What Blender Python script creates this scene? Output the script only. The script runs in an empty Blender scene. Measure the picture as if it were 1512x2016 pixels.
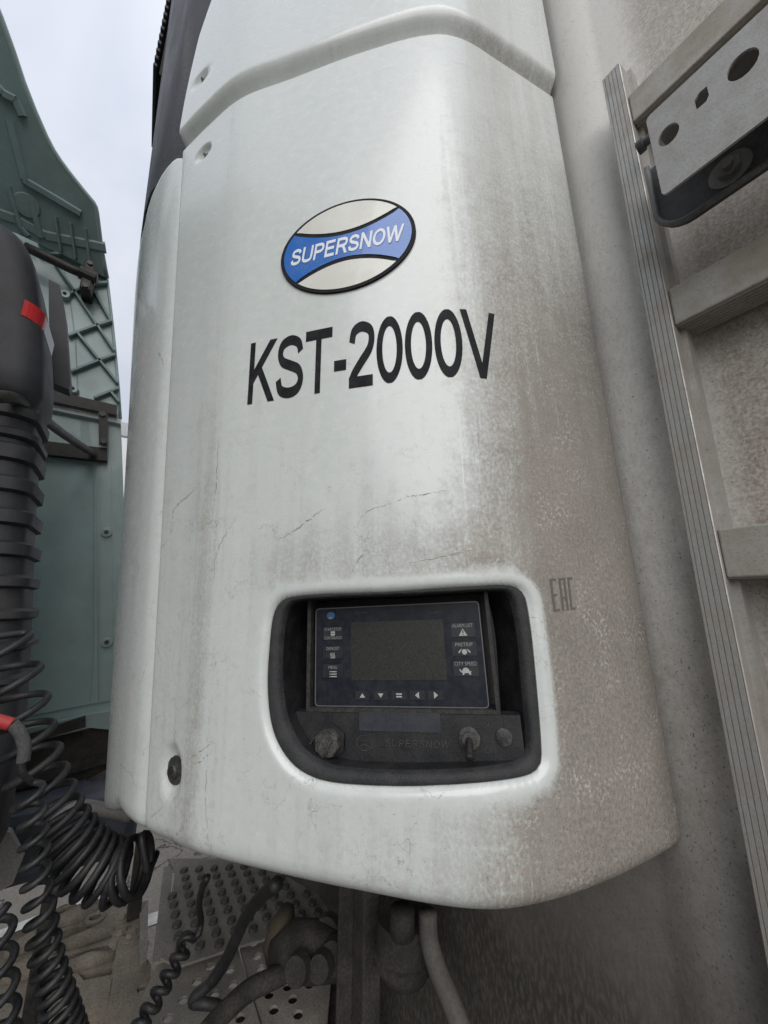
import bpy, bmesh, math, random
import numpy as np
from mathutils import Vector, Matrix
from mathutils.geometry import delaunay_2d_cdt

random.seed(7)
SC = bpy.context.scene
COL = SC.collection
ZC = 1.75                      # camera height above the asphalt

# ------------------------------------------------------------------ camera
PITCH, YAW = 13.5, 33.0
FPX, CX, CY = 757.0, 756.0, 1008.0
cam_d = bpy.data.cameras.new('camera')
cam = bpy.data.objects.new('camera', cam_d); COL.objects.link(cam)
cam.location = (0, 0, ZC)
cam.rotation_euler = (math.radians(90 + PITCH), 0, math.radians(-90 - YAW))
cam_d.sensor_fit = 'VERTICAL'; cam_d.sensor_height = 36.0
cam_d.lens = FPX / 2016 * 36.0
cam_d.clip_start = 0.02; cam_d.clip_end = 2000
SC.camera = cam

# ------------------------------------------------------------------ world, sun, exposure
SUN_EL, SUN_AZ = 35.0, 115.0
world = bpy.data.worlds.new('World'); SC.world = world; world.use_nodes = True
wn = world.node_tree.nodes; wl = world.node_tree.links
wn.clear()
w_out = wn.new('ShaderNodeOutputWorld'); w_bg = wn.new('ShaderNodeBackground')
w_sky = wn.new('ShaderNodeTexSky'); w_sky.sky_type = 'NISHITA'; w_sky.sun_disc = False
w_sky.sun_elevation = math.radians(SUN_EL); w_sky.sun_rotation = math.radians(SUN_AZ)
w_sky.air_density = 1.0; w_sky.dust_density = 3.0
w_tc = wn.new('ShaderNodeTexCoord')
w_sep = wn.new('ShaderNodeSeparateXYZ'); wl.new(w_tc.outputs['Generated'], w_sep.inputs[0])
w_no = wn.new('ShaderNodeTexNoise'); w_no.inputs['Scale'].default_value = 2.6
w_no.inputs['Detail'].default_value = 5; w_no.inputs['Distortion'].default_value = 0.5
wl.new(w_tc.outputs['Generated'], w_no.inputs['Vector'])
w_cl = wn.new('ShaderNodeMix'); w_cl.data_type = 'RGBA'          # cloud deck, slightly uneven
w_cl.inputs['A'].default_value = (7.6, 8.1, 9.3, 1); w_cl.inputs['B'].default_value = (9.9, 10.2, 10.9, 1)
w_mr = wn.new('ShaderNodeMapRange'); w_mr.inputs['From Min'].default_value = .35; w_mr.inputs['From Max'].default_value = .65
wl.new(w_no.outputs['Fac'], w_mr.inputs['Value']); wl.new(w_mr.outputs[0], w_cl.inputs['Factor'])
w_gr = wn.new('ShaderNodeMapRange')                               # overcast luminance rises to the zenith (CIE overcast sky)
w_gr.inputs['From Min'].default_value = 0.0; w_gr.inputs['From Max'].default_value = 1.0
w_gr.inputs['To Min'].default_value = .44; w_gr.inputs['To Max'].default_value = .88
wl.new(w_sep.outputs['Z'], w_gr.inputs['Value'])
w_mul = wn.new('ShaderNodeMix'); w_mul.data_type = 'RGBA'; w_mul.blend_type = 'MULTIPLY'; w_mul.inputs['Factor'].default_value = 1
wl.new(w_cl.outputs['Result'], w_mul.inputs['A']); wl.new(w_gr.outputs[0], w_mul.inputs['B'])
w_mix = wn.new('ShaderNodeMix'); w_mix.data_type = 'RGBA'; w_mix.inputs['Factor'].default_value = .88
wl.new(w_sky.outputs[0], w_mix.inputs['A']); wl.new(w_mul.outputs['Result'], w_mix.inputs['B'])
wl.new(w_mix.outputs['Result'], w_bg.inputs['Color']); w_bg.inputs['Strength'].default_value = 0.10
wl.new(w_bg.outputs[0], w_out.inputs[0])

sun_d = bpy.data.lights.new('sun', 'SUN'); sun = bpy.data.objects.new('sun', sun_d); COL.objects.link(sun)
sun_d.energy = 1.5; sun_d.angle = math.radians(60); sun_d.color = (1, .98, .95)
# sun stands behind and above the camera, over the open near side of the gap
sdir = Vector((-.70, .40, .56)).normalized()
sun.rotation_euler = sdir.to_track_quat('Z', 'Y').to_euler()
sun.location = (-3, 1, 8)
w_sky.sun_rotation = math.atan2(sdir.x, sdir.y)

SC.view_settings.view_transform = 'Standard'; SC.view_settings.look = 'None'
SC.view_settings.gamma = 1.0; SC.view_settings.use_curve_mapping = False
SC.view_settings.exposure = 0.40

# ------------------------------------------------------------------ survey: sight lines of the photograph -> points in space
# All coordinates below are metres, x along the gap (away), y towards the truck, z relative to the camera height;
# everything is lifted by ZC at the end so that the asphalt is z = 0.
_p, _a = math.radians(PITCH), math.radians(YAW)
_d = np.array([math.cos(_a), -math.sin(_a), 0]); R_ = np.array([-math.sin(_a), -math.cos(_a), 0]); _u = np.array([0, 0, 1.])
F_ = _d * math.cos(_p) + _u * math.sin(_p); U_ = -_d * math.sin(_p) + _u * math.cos(_p)
def sight(x, y): return R_ * (x - CX) / FPX + U_ * (CY - y) / FPX + F_
def at(x, y, ax, v):
    q = sight(x, y); return q * (v / q[ax])
def on_plane(x, y, p, n):
    q = sight(x, y); return q * (np.dot(p, n) / np.dot(q, n))
def pix(P):
    z = P @ F_; return np.array([CX + FPX * (P @ R_) / z, CY - FPX * (P @ U_) / z])

# ------------------------------------------------------------------ object helpers
def V(p): return Vector((float(p[0]), float(p[1]), float(p[2])))
BASE = {}
def thing(name, label, cat, base=(0, 0, 0), group=None):
    o = bpy.data.objects.new(name, None); COL.objects.link(o)
    o.location = V(base); o.empty_display_size = .05
    o['label'] = label; o['category'] = cat
    if group: o['group'] = group
    BASE[o.name] = V(base); return o
def base_of(parent):
    return BASE.get(parent.name, Vector((0, 0, 0))) if parent else Vector((0, 0, 0))
def obj(name, bm, mat, parent=None, smooth=False, label=None):
    me = bpy.data.meshes.new(name)
    b = base_of(parent)
    if b.length > 0: bmesh.ops.translate(bm, verts=bm.verts, vec=-b)
    bm.to_mesh(me); bm.free()
    if smooth:
        for p in me.polygons: p.use_smooth = True
    o = bpy.data.objects.new(name, me); COL.objects.link(o)
    if mat: me.materials.append(mat)
    if parent: o.parent = parent
    BASE[o.name] = b
    if label: o['label'] = label
    return o
def tag(o, label=None, cat=None, group=None, kind=None):
    if label: o['label'] = label
    if cat: o['category'] = cat
    if group: o['group'] = group
    if kind: o['kind'] = kind
    return o
def inst(name, me, mat_unused, parent, M):
    """one more piece that shares its mesh; M is a world matrix"""
    o = bpy.data.objects.new(name, me); COL.objects.link(o)
    o.parent = parent; b = base_of(parent)
    o.matrix_local = Matrix.Translation(-b) @ M
    BASE[o.name] = b; return o
def nb(): return bmesh.new()
def fin(bm):
    bmesh.ops.recalc_face_normals(bm, faces=bm.faces); return bm
def smooth_by_angle(o, ang=35):
    me = o.data
    for p in me.polygons: p.use_smooth = True
    try: me.set_sharp_from_angle(angle=math.radians(ang))
    except Exception: pass
    return o

def add_box(bm, lo, hi, bev=0):
    lo, hi = np.minimum(lo, hi), np.maximum(lo, hi)
    r = bmesh.ops.create_cube(bm, size=1.0)
    vs = r['verts']
    for v in vs:
        v.co = Vector([(lo[i] + hi[i]) / 2 + v.co[i] * (hi[i] - lo[i]) for i in range(3)])
    if bev > 0:
        es = list({e for v in vs for e in v.link_edges})
        bmesh.ops.bevel(bm, geom=es, offset=bev, segments=2, affect='EDGES', profile=.5)
    return bm
def add_tube(bm, pts, rad, n=10, cap=True, square=False):
    pts = [np.array(p, float) for p in pts]
    rads = rad if hasattr(rad, '__len__') else [rad] * len(pts)
    T = []
    for i in range(len(pts)):
        a = pts[max(i - 1, 0)]; b = pts[min(i + 1, len(pts) - 1)]
        t = b - a; T.append(t / (np.linalg.norm(t) + 1e-12))
    ref = np.array([0, 0, 1.]) if abs(T[0][2]) < .9 else np.array([1., 0, 0])
    N = ref - T[0] * (ref @ T[0]); N /= np.linalg.norm(N)
    rings = []
    for i, p in enumerate(pts):
        N = N - T[i] * (N @ T[i]); N /= np.linalg.norm(N) + 1e-12
        B = np.cross(T[i], N)
        ring = []
        for k in range(n):
            a = 2 * math.pi * (k + (.5 if square else 0)) / n
            ring.append(bm.verts.new(V(p + (N * math.cos(a) + B * math.sin(a)) * rads[i])))
        rings.append(ring)
    for i in range(len(rings) - 1):
        for k in range(n):
            bm.faces.new((rings[i][k], rings[i][(k + 1) % n], rings[i + 1][(k + 1) % n], rings[i + 1][k]))
    if cap:
        bm.faces.new(list(reversed(rings[0]))); bm.faces.new(rings[-1])
    return bm
def spline(pts, per=8):
    P = [np.array(p, float) for p in pts]
    P = [2 * P[0] - P[1]] + P + [2 * P[-1] - P[-2]]
    out = []
    for i in range(1, len(P) - 2):
        for k in range(per):
            t = k / per
            a, b, c, d = P[i - 1], P[i], P[i + 1], P[i + 2]
            out.append(.5 * ((2 * b) + (c - a) * t + (2 * a - 5 * b + 4 * c - d) * t * t + (3 * b - a - 3 * c + d) * t ** 3))
    out.append(P[-2]); return out
def in_poly(p, poly):
    x, y = p; ins = False; n = len(poly); j = n - 1
    for i in range(n):
        xi, yi = poly[i]; xj, yj = poly[j]
        if (yi > y) != (yj > y) and x < (xj - xi) * (y - yi) / (yj - yi) + xi: ins = not ins
        j = i
    return ins
def tri2d(outline, holes=(), extra=()):
    vs = []; es = []
    for lp in [outline] + list(holes):
        s = len(vs); vs += [Vector((float(p[0]), float(p[1]))) for p in lp]
        es += [(s + i, s + (i + 1) % len(lp)) for i in range(len(lp))]
    vs += [Vector((float(p[0]), float(p[1]))) for p in extra]
    r = delaunay_2d_cdt(vs, es, [], 0, 1e-7)
    ov, of = r[0], r[2]; tris = []
    for f in of:
        c = (sum(ov[i][0] for i in f) / len(f), sum(ov[i][1] for i in f) / len(f))
        if in_poly(c, outline) and not any(in_poly(c, h) for h in holes): tris.append(tuple(f))
    return [np.array([v[0], v[1]]) for v in ov], tris
def add_plate(bm, outline, holes, O, E1, E2, th):
    """flat plate with thickness: 2-D outline (and holes) in the frame O, E1, E2; th goes back along -(E1 x E2)"""
    vs, ts = tri2d(outline, holes)
    N = np.cross(E1, E2); N = N / np.linalg.norm(N)
    used = sorted({i for t in ts for i in t})
    fr = {i: bm.verts.new(V(O + E1 * vs[i][0] + E2 * vs[i][1])) for i in used}
    bk = {i: bm.verts.new(V(O + E1 * vs[i][0] + E2 * vs[i][1] - N * th)) for i in used}
    cnt = {}
    for t in ts:
        bm.faces.new([fr[i] for i in t]); bm.faces.new([bk[i] for i in reversed(t)])
        for k in range(len(t)):
            e = (t[k], t[(k + 1) % len(t)]); cnt[e] = cnt.get(e, 0) + 1
    for (a, b) in cnt:
        if (b, a) not in cnt: bm.faces.new((fr[b], fr[a], bk[a], bk[b]))
    return bm
def circ(c, r, n=14, ry=None, a0=0):
    ry = ry or r
    return [(c[0] + r * math.cos(a0 + 2 * math.pi * k / n), c[1] + ry * math.sin(a0 + 2 * math.pi * k / n)) for k in range(n)]
def rrect(x0, y0, x1, y1, r, n=4):
    out = []
    for (cx, cy, a) in ((x1 - r, y1 - r, 0), (x0 + r, y1 - r, 90), (x0 + r, y0 + r, 180), (x1 - r, y0 + r, 270)):
        for k in range(n + 1):
            t = math.radians(a + 90 * k / n); out.append((cx + r * math.cos(t), cy + r * math.sin(t)))
    return out
def add_cyl(bm, c, axis, r0, h, r1=None, n=14):
    """solid cylinder from c along axis"""
    axis = np.array(axis, float); axis /= np.linalg.norm(axis)
    r1 = r0 if r1 is None else r1
    return add_tube(bm, [np.array(c, float), np.array(c, float) + axis * h], [r0, r1], n)
def sst(a, b, x):
    t = np.clip((x - a) / (b - a), 0, 1); return t * t * (3 - 2 * t)

# ------------------------------------------------------------------ materials
class NT:
    def __init__(s, name):
        s.m = bpy.data.materials.new(name); s.m.use_nodes = True
        s.t = s.m.node_tree; s.n = s.t.nodes; s.l = s.t.links
        s.b = s.n['Principled BSDF']
    def new(s, k, **kw):
        x = s.n.new(k)
        for a, b in kw.items(): setattr(x, a, b)
        return x
    def put(s, sock, v):
        if isinstance(v, bpy.types.NodeSocket): s.l.new(v, sock)
        elif isinstance(v, (tuple, list)) and sock.type == 'RGBA' and len(v) == 3: sock.default_value = (*v, 1)
        else: sock.default_value = v
    def noise(s, vec, scale, detail=4, rough=.55, dist=0):
        x = s.new('ShaderNodeTexNoise'); s.put(x.inputs['Vector'], vec)
        x.inputs['Scale'].default_value = scale; x.inputs['Detail'].default_value = detail
        x.inputs['Roughness'].default_value = rough; x.inputs['Distortion'].default_value = dist
        return x.outputs['Fac']
    def mp(s, vec, sc, loc=(0, 0, 0)):
        x = s.new('ShaderNodeMapping'); s.put(x.inputs['Vector'], vec); x.inputs['Scale'].default_value = sc
        x.inputs['Location'].default_value = loc
        return x.outputs[0]
    def rng(s, v, a, b, c=0., d=1., smooth=False):
        x = s.new('ShaderNodeMapRange')
        if smooth: x.interpolation_type = 'SMOOTHSTEP'
        s.put(x.inputs['Value'], v)
        for k, q in zip(('From Min', 'From Max', 'To Min', 'To Max'), (a, b, c, d)): s.put(x.inputs[k], q)
        return x.outputs[0]
    def mix(s, f, a, b, mode='MIX'):
        x = s.new('ShaderNodeMix'); x.data_type = 'RGBA'; x.blend_type = mode
        s.put(x.inputs['Factor'], f); s.put(x.inputs['A'], a); s.put(x.inputs['B'], b)
        return x.outputs['Result']
    def math(s, op, a, b=0., clamp=False):
        x = s.new('ShaderNodeMath'); x.operation = op; x.use_clamp = clamp
        s.put(x.inputs[0], a); s.put(x.inputs[1], b); return x.outputs[0]
    def bump(s, h, strength, dist=.002):
        x = s.new('ShaderNodeBump'); x.inputs['Strength'].default_value = strength; x.inputs['Distance'].default_value = dist
        s.put(x.inputs['Height'], h); s.l.new(x.outputs[0], s.b.inputs['Normal']); return x
def dusty(name, base, dirt, amount=.5, scale=18, rough=.5, metal=0., fine=160, speck=.0, bump=.15, stretch=(1, 1, 1), spec=.5, coat=0., bias=.0, grain=.35):
    """painted / cast / plastic surface with uneven dust, grain and specks (object coordinates, metres)"""
    g = NT(name); tc = g.new('ShaderNodeTexCoord').outputs['Object']
    v = g.mp(tc, stretch)
    a = g.noise(v, scale, 6, .6); f = g.noise(tc, fine, 3, .6)
    s_ = g.math('ADD', g.math('MULTIPLY', a, .7), g.math('MULTIPLY', f, .3))
    k = g.math('MULTIPLY', g.rng(s_, .42 - bias, .62 - bias), amount)
    c = g.mix(k, base, dirt)
    c = g.mix(.5, c, g.mix(g.rng(f, .3, .7), tuple(x * .62 for x in base), tuple(min(x * 1.25, 1) for x in base)), 'SOFT_LIGHT') if False else c
    c = g.mix(g.math('MULTIPLY', g.rng(f, .55, .35), grain), c, tuple(x * .45 for x in base))
    if speck > 0:
        sp = g.noise(tc, fine * 1.7, 2, .5)
        c = g.mix(g.math('MULTIPLY', g.rng(sp, .63, .68), speck), c, (.05, .045, .04))
    g.put(g.b.inputs['Base Color'], c); g.put(g.b.inputs['Roughness'], g.rng(k, 0, 1, rough, min(rough + .3, 1)))
    g.b.inputs['Metallic'].default_value = metal; g.b.inputs['Specular IOR Level'].default_value = spec
    g.b.inputs['Coat Weight'].default_value = coat
    if bump: g.bump(g.math('ADD', a, f), bump)
    return g.m
def flat(name, base, rough=.5, metal=0., spec=.5, dust=.0):
    return dusty(name, base, (.22, .2, .17), dust, 30, rough, metal, bump=.03, spec=spec, grain=.10)

def make_unit_paint():
    g = NT('silver_white_unit_paint')
    uv = g.new('ShaderNodeUVMap').outputs[0]
    at_ = g.new('ShaderNodeAttribute', attribute_name='dirt').outputs['Fac']
    sp_ = g.new('ShaderNodeSeparateXYZ'); g.l.new(uv, sp_.inputs[0]); Z = sp_.outputs['Y']
    M = lambda x, k: g.math('MULTIPLY', x, k)
    C = lambda x: g.math('SUBTRACT', x, .5)
    A = lambda x, y: g.math('ADD', x, y)
    n1 = g.noise(uv, 55, 7, .65); n2 = g.noise(uv, 420, 3, .6); n3 = g.noise(uv, 9, 4, .5)
    gr = g.noise(g.mp(uv, (1, .7, 1)), 250, 4, .7)
    run = g.noise(g.mp(uv, (48, 2.6, 1)), 1, 5, .6, .6)             # vertical dirty runs
    st = g.noise(g.mp(uv, (230, 2.0, 1)), 1, 4, .6)                 # wiped clean lines
    hz = g.noise(g.mp(uv, (6, 330, 1)), 1, 2, .5)                   # fine horizontal weave in the lacquer
    sm = g.noise(g.mp(uv, (10, 15, 1), (3, 1, 0)), 1, 7, .72, 1.2)  # smears
    d = A(at_, M(C(n1), .70))
    d = A(d, M(C(gr), g.rng(at_, .0, .6, .30, 1.9)))
    d = A(d, M(C(run), .62)); d = A(d, M(C(sm), .42))
    d = g.math('SUBTRACT', d, M(M(g.rng(st, .60, .72), g.rng(n3, .45, .6)), .30))
    dm = g.rng(d, .07, .88)
    dcol = g.mix(g.rng(n3, .35, .65), (.245, .212, .176), (.185, .158, .130))
    dcol = g.mix(g.rng(gr, .40, .62), g.mix(.5, dcol, (.09, .075, .06)), g.mix(.30, dcol, (.42, .38, .33)))
    white = g.mix(g.rng(n1, .3, .7), (.535, .568, .552), (.605, .628, .612))
    c = g.mix(M(dm, .88), white, dcol)
    # lifted flakes where the film of dirt broke off
    fl = g.noise(uv, 240, 2, .5); n5 = g.noise(uv, 14, 5, .6)
    flm = M(g.rng(fl, .54, .60), M(g.rng(n5, .50, .64), g.rng(at_, .56, .78)))
    c = g.mix(M(flm, .45), c, (.60, .58, .54))
    # dark specks, denser where it is dirty
    sp = g.noise(g.mp(uv, (1, .75, 1)), 560, 2, .55)
    thr = g.math('SUBTRACT', .70, M(at_, .07))
    c = g.mix(M(g.rng(sp, thr, A(thr, .05)), .75), c, (.075, .06, .045))
    # slanting scuffs
    mpn = g.new('ShaderNodeMapping'); g.l.new(uv, mpn.inputs['Vector']); mpn.inputs['Rotation'].default_value = (0, 0, math.radians(52)); mpn.inputs['Scale'].default_value = (10, 330, 1)
    sc1 = g.noise(mpn.outputs[0], 1, 3, .6)
    c = g.mix(M(M(g.rng(sc1, .66, .74), g.rng(n5, .50, .62)), .42), c, (.20, .17, .14))
    # crazed lacquer: two sizes of broken, warped hairlines, strongest low down
    nz = g.new('ShaderNodeTexNoise'); g.put(nz.inputs['Vector'], uv); nz.inputs['Scale'].default_value = 30; nz.inputs['Detail'].default_value = 6; nz.inputs['Roughness'].default_value = .65
    sc = g.new('ShaderNodeVectorMath'); sc.operation = 'SCALE'; sc.inputs['Scale'].default_value = .06
    wv = g.new('ShaderNodeVectorMath'); wv.operation = 'ADD'
    g.l.new(nz.outputs['Color'], sc.inputs[0]); g.l.new(uv, wv.inputs[0]); g.l.new(sc.outputs[0], wv.inputs[1])
    lowm = g.rng(Z, .42, .05, .12, 1.)
    tot = None
    for scale, w, thr_, amt in ((17, .010, .52, .60), (42, .022, .55, .42)):
        vo = g.new('ShaderNodeTexVoronoi'); vo.feature = 'DISTANCE_TO_EDGE'
        g.put(vo.inputs['Vector'], g.mp(wv.outputs[0], (1, .62, 1))); vo.inputs['Scale'].default_value = scale
        k = M(g.rng(vo.outputs['Distance'], w, w * .2), g.rng(g.noise(uv, 4 + scale * .25, 4, .6), thr_, thr_ + .06))
        k = M(M(k, lowm), g.rng(gr, .36, .50)); tot = M(k, amt) if tot is None else g.math('MAXIMUM', tot, M(k, amt))
    c = g.mix(tot, c, (.17, .14, .11))
    g.put(g.b.inputs['Base Color'], c)
    g.put(g.b.inputs['Roughness'], A(g.rng(dm, 0, 1, .26, .75), M(C(n1), .14)))
    g.b.inputs['Specular IOR Level'].default_value = .5
    g.put(g.b.inputs['Coat Weight'], g.rng(at_, .0, .35, .42, 0.)); g.b.inputs['Coat Roughness'].default_value = .12
    h = A(M(n2, g.rng(dm, 0, 1, .12, .9)), M(hz, .16)); h = g.math('SUBTRACT', h, M(tot, .8))
    g.bump(h, .25, .0012)
    return g.m
def make_wall_mat():
    g = NT('trailer_wall_skin'); tc = g.new('ShaderNodeTexCoord').outputs['Object']
    sep = g.new('ShaderNodeSeparateXYZ'); g.l.new(tc, sep.inputs[0])
    n1 = g.noise(tc, 45, 7, .7); n2 = g.noise(tc, 240, 3, .6); n3 = g.noise(tc, 4, 3, .5)
    sk = g.noise(g.mp(tc, (170, 1, 60)), 1, 3, .6)
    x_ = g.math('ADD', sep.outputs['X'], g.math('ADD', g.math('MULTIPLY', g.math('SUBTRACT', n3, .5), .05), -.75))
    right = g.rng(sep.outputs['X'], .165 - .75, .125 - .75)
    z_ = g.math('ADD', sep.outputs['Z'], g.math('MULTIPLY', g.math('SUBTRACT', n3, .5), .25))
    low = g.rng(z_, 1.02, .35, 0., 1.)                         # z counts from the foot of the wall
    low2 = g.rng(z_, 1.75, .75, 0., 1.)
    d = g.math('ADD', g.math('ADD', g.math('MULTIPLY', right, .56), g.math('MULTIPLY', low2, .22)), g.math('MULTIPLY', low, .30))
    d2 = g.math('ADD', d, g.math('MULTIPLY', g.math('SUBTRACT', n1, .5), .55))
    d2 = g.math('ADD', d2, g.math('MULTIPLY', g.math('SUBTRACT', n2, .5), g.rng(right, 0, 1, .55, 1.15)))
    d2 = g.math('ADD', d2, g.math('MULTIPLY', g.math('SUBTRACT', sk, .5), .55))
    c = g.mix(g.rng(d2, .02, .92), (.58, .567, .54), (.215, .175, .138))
    c = g.mix(g.math('MULTIPLY', g.math('MULTIPLY', low, low), .95), c, g.mix(g.rng(sk, .45, .62), (.055, .051, .044), (.125, .115, .10)))  # grime plus the shade below the unit, both put into the colour
    sp = g.noise(g.mp(tc, (1, 1, .7)), 430, 2, .55)
    thr = g.math('SUBTRACT', .70, g.math('ADD', g.math('MULTIPLY', low2, .055), g.math('MULTIPLY', right, .03)))
    c = g.mix(g.math('MULTIPLY', g.rng(sp, thr, g.math('ADD', thr, .04)), .8), c, (.07, .06, .05))
    g.put(g.b.inputs['Base Color'], c); g.b.inputs['Roughness'].default_value = .55
    g.bump(g.math('ADD', g.math('MULTIPLY', n1, .6), n2), .28, .0014)
    return g.m

M_UNIT = make_unit_paint()
M_WALL = make_wall_mat()
M_ALU = dusty('dusty_aluminium', (.46, .455, .44), (.36, .325, .28), .9, 25, .45, .55, 300, .35, .12)
M_ALU_D = dusty('dusty_aluminium_rung', (.40, .385, .355), (.32, .285, .235), .85, 25, .55, .35, 300, .4, .15)
M_BRKT = dusty('galvanised_bracket', (.40, .395, .385), (.30, .285, .26), .6, 40, .5, .35, 350, .45, .12)
M_BRKT_D = dusty('shaded_bracket_back', (.055, .056, .062), (.13, .125, .12), .5, 22, .5, 0, 200, 0, .1)  # shade behind the front plate put into the back plate's colour
M_RUB = dusty('black_rubber', (.020, .021, .024), (.085, .082, .078), .35, 45, .62, 0, 700, 0, .55)
M_PLA = dusty('black_plastic', (.008, .009, .011), (.05, .047, .045), .35, 40, .5, 0, 500, 0, .18)
M_BEZ = dusty('navy_bezel', (.010, .012, .020), (.06, .06, .065), .25, 90, .38, 0, 900, 0, .03, spec=.25, grain=.15)
M_SCR = dusty('dark_lcd_glass', (.022, .023, .021), (.07, .066, .056), .35, 420, .28, 0, 900, 0, .02, spec=.35, grain=.15)
M_KEY = dusty('key_pad', (.010, .012, .019), (.05, .05, .05), .25, 60, .4, 0, 900, 0, .02)
M_PRN = flat('grey_print', (.24, .24, .24), .6)
M_PRN_D = flat('faint_print', (.05, .05, .055), .6)
M_ICON = flat('white_print', (.36, .36, .355), .6)
M_LBL = dusty('blank_label', (.024, .027, .037), (.06, .06, .065), .4, 60, .5, 0, 600, 0, .05)
M_INK = dusty('black_vinyl', (.009, .010, .013), (.10, .095, .09), .16, 60, .62, bump=.03, spec=.12, fine=500, grain=.1)
M_BLUE = dusty('blue_vinyl', (.014, .125, .47), (.12, .2, .4), .3, 16, .22, bump=.02, coat=.4, fine=500, grain=.06)
M_LENS = dusty('cream_vinyl', (.66, .66, .61), (.45, .42, .36), .35, 22, .25, bump=.02, coat=.3, fine=500, grain=.06)
M_WTXT = flat('white_vinyl', (.72, .74, .78), .35)
M_EAC = flat('worn_grey_ink', (.13, .115, .10), .7)
M_STEEL = dusty('grey_bolt', (.30, .30, .29), (.2, .18, .15), .5, 60, .4, .8, 400)
M_DKBOLT = dusty('dark_bolt', (.05, .05, .05), (.15, .14, .12), .5, 60, .45, .5, 400)
M_GRILLE = dusty('black_gloss_cover', (.012, .013, .017), (.085, .09, .105), .6, 24, .42, 0, 120, 0, .12, stretch=(1, 1, .22), coat=.0, spec=.3)
M_DARK = flat('dark_inside', (.012, .012, .012), .8)
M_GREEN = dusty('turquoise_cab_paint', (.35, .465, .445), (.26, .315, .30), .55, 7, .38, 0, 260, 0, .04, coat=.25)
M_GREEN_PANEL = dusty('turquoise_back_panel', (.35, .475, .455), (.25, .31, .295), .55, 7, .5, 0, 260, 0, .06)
M_GREEN_IN = dusty('darker_turquoise', (.26, .36, .345), (.17, .225, .215), .55, 7, .5, 0, 260, 0, .06)  # darker copy of the cab paint, for the deflector and ribs
M_BLK = dusty('black_moulded_plastic', (.028, .029, .034), (.075, .072, .07), .5, 9, .55, 0, 420, 0, .2)
M_BLKM = dusty('black_painted_steel', (.022, .021, .02), (.085, .07, .055), .55, 22, .5, .1, 240, 0, .2)
M_RED = flat('red_reflective_tape', (.62, .035, .04), .35)
M_SIL = flat('silver_reflective_tape', (.55, .56, .58), .35)
M_HOSE = dusty('black_hose', (.018, .019, .021), (.10, .095, .09), .3, 30, .48, 0, 300, 0, .1)
M_CAST = dusty('dusty_cast_iron', (.22, .19, .155), (.34, .295, .24), .8, 14, .85, 0, 190, .35, .6)
M_CHEQ = dusty('dusty_tread_plate', (.27, .255, .23), (.40, .365, .32), .9, 22, .7, .25, 230, .3, .35)
M_STUD = dusty('worn_stud', (.085, .08, .072), (.22, .2, .18), .4, 50, .6, .3, 300)
M_FRAME = dusty('chassis_paint', (.028, .026, .024), (.105, .092, .078), .55, 15, .8, 0, 190, 0, .35)
M_TYRE = dusty('tyre_rubber', (.02, .02, .02), (.09, .08, .07), .5, 12, .85, 0, 160, 0, .3)
M_TANK = dusty('blue_grey_tank', (.05, .062, .085), (.12, .115, .11), .5, 14, .5, 0, 200)
M_REDTAG = flat('red_hose_sleeve', (.45, .04, .04), .5, dust=.2)
M_YEL = dusty('grimy_yellow_cap', (.085, .068, .042), (.07, .062, .05), .85, 25, .7, 0, 200)
M_GREYH = dusty('grey_drain_hose', (.10, .094, .085), (.15, .135, .115), .6, 20, .7, 0, 200)
M_BODY = dusty('white_trailer_side', (.72, .73, .74), (.55, .55, .54), .4, 3, .4)
M_RAIL = dusty('grey_roof_rail', (.36, .38, .41), (.28, .29, .3), .5, 3, .4, .3)

def ground_mat():
    g = NT('asphalt'); tc = g.new('ShaderNodeTexCoord').outputs['Object']
    a = g.noise(tc, 1.1, 5, .6); f = g.noise(tc, 70, 4, .7); p = g.noise(tc, 240, 2, .6)
    c = g.mix(g.rng(a, .35, .65), (.155, .138, .118), (.235, .21, .178))
    c = g.mix(g.math('MULTIPLY', g.rng(f, .38, .62), .55), c, (.33, .30, .26))
    c = g.mix(g.math('MULTIPLY', g.rng(p, .60, .70), .6), c, (.04, .038, .035))
    vo = g.new('ShaderNodeTexVoronoi'); vo.feature = 'DISTANCE_TO_EDGE'
    nz = g.new('ShaderNodeTexNoise'); g.put(nz.inputs['Vector'], tc); nz.inputs['Scale'].default_value = 5; nz.inputs['Detail'].default_value = 6
    ad = g.new('ShaderNodeVectorMath'); ad.operation = 'ADD'; g.l.new(tc, ad.inputs[0]); g.l.new(nz.outputs['Color'], ad.inputs[1])
    g.put(vo.inputs['Vector'], ad.outputs[0]); vo.inputs['Scale'].default_value = .9
    c = g.mix(g.math('MULTIPLY', g.rng(vo.outputs['Distance'], .022, .006), .8), c, (.03, .028, .026))
    g.put(g.b.inputs['Base Color'], c); g.b.inputs['Roughness'].default_value = .9
    g.bump(g.math('ADD', f, p), .6, .006); return g.m
M_GND = ground_mat()
M_LINE = dusty('worn_white_road_paint', (.68, .67, .63), (.30, .27, .23), .6, 14, .8, 0, 120, .3, .3)

# ================================================================== GROUND
GZ = -ZC
bm = nb(); add_box(bm, (-120, -120, GZ - .3), (120, 120, GZ)); tag(obj('ground', bm, M_GND), kind='structure')
def ground_line(pxs, w):
    P = [at(x, y, 2, GZ) for x, y in pxs]
    a, b = P; t = (b - a) / np.linalg.norm(b - a); s = np.array([-t[1], t[0], 0]) * w / 2
    bm = nb(); vs = [bm.verts.new(V(q + np.array([0, 0, .004]))) for q in (a - s, b - s, b + s, a + s)]
    bm.faces.new(vs); fin(bm)
    return tag(obj('painted_line', bm, M_LINE), kind='structure')
ground_line([(-150, 1905), (230, 1752)], .11)
ground_line([(255, 1826), (360, 1790)], .10)

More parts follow.
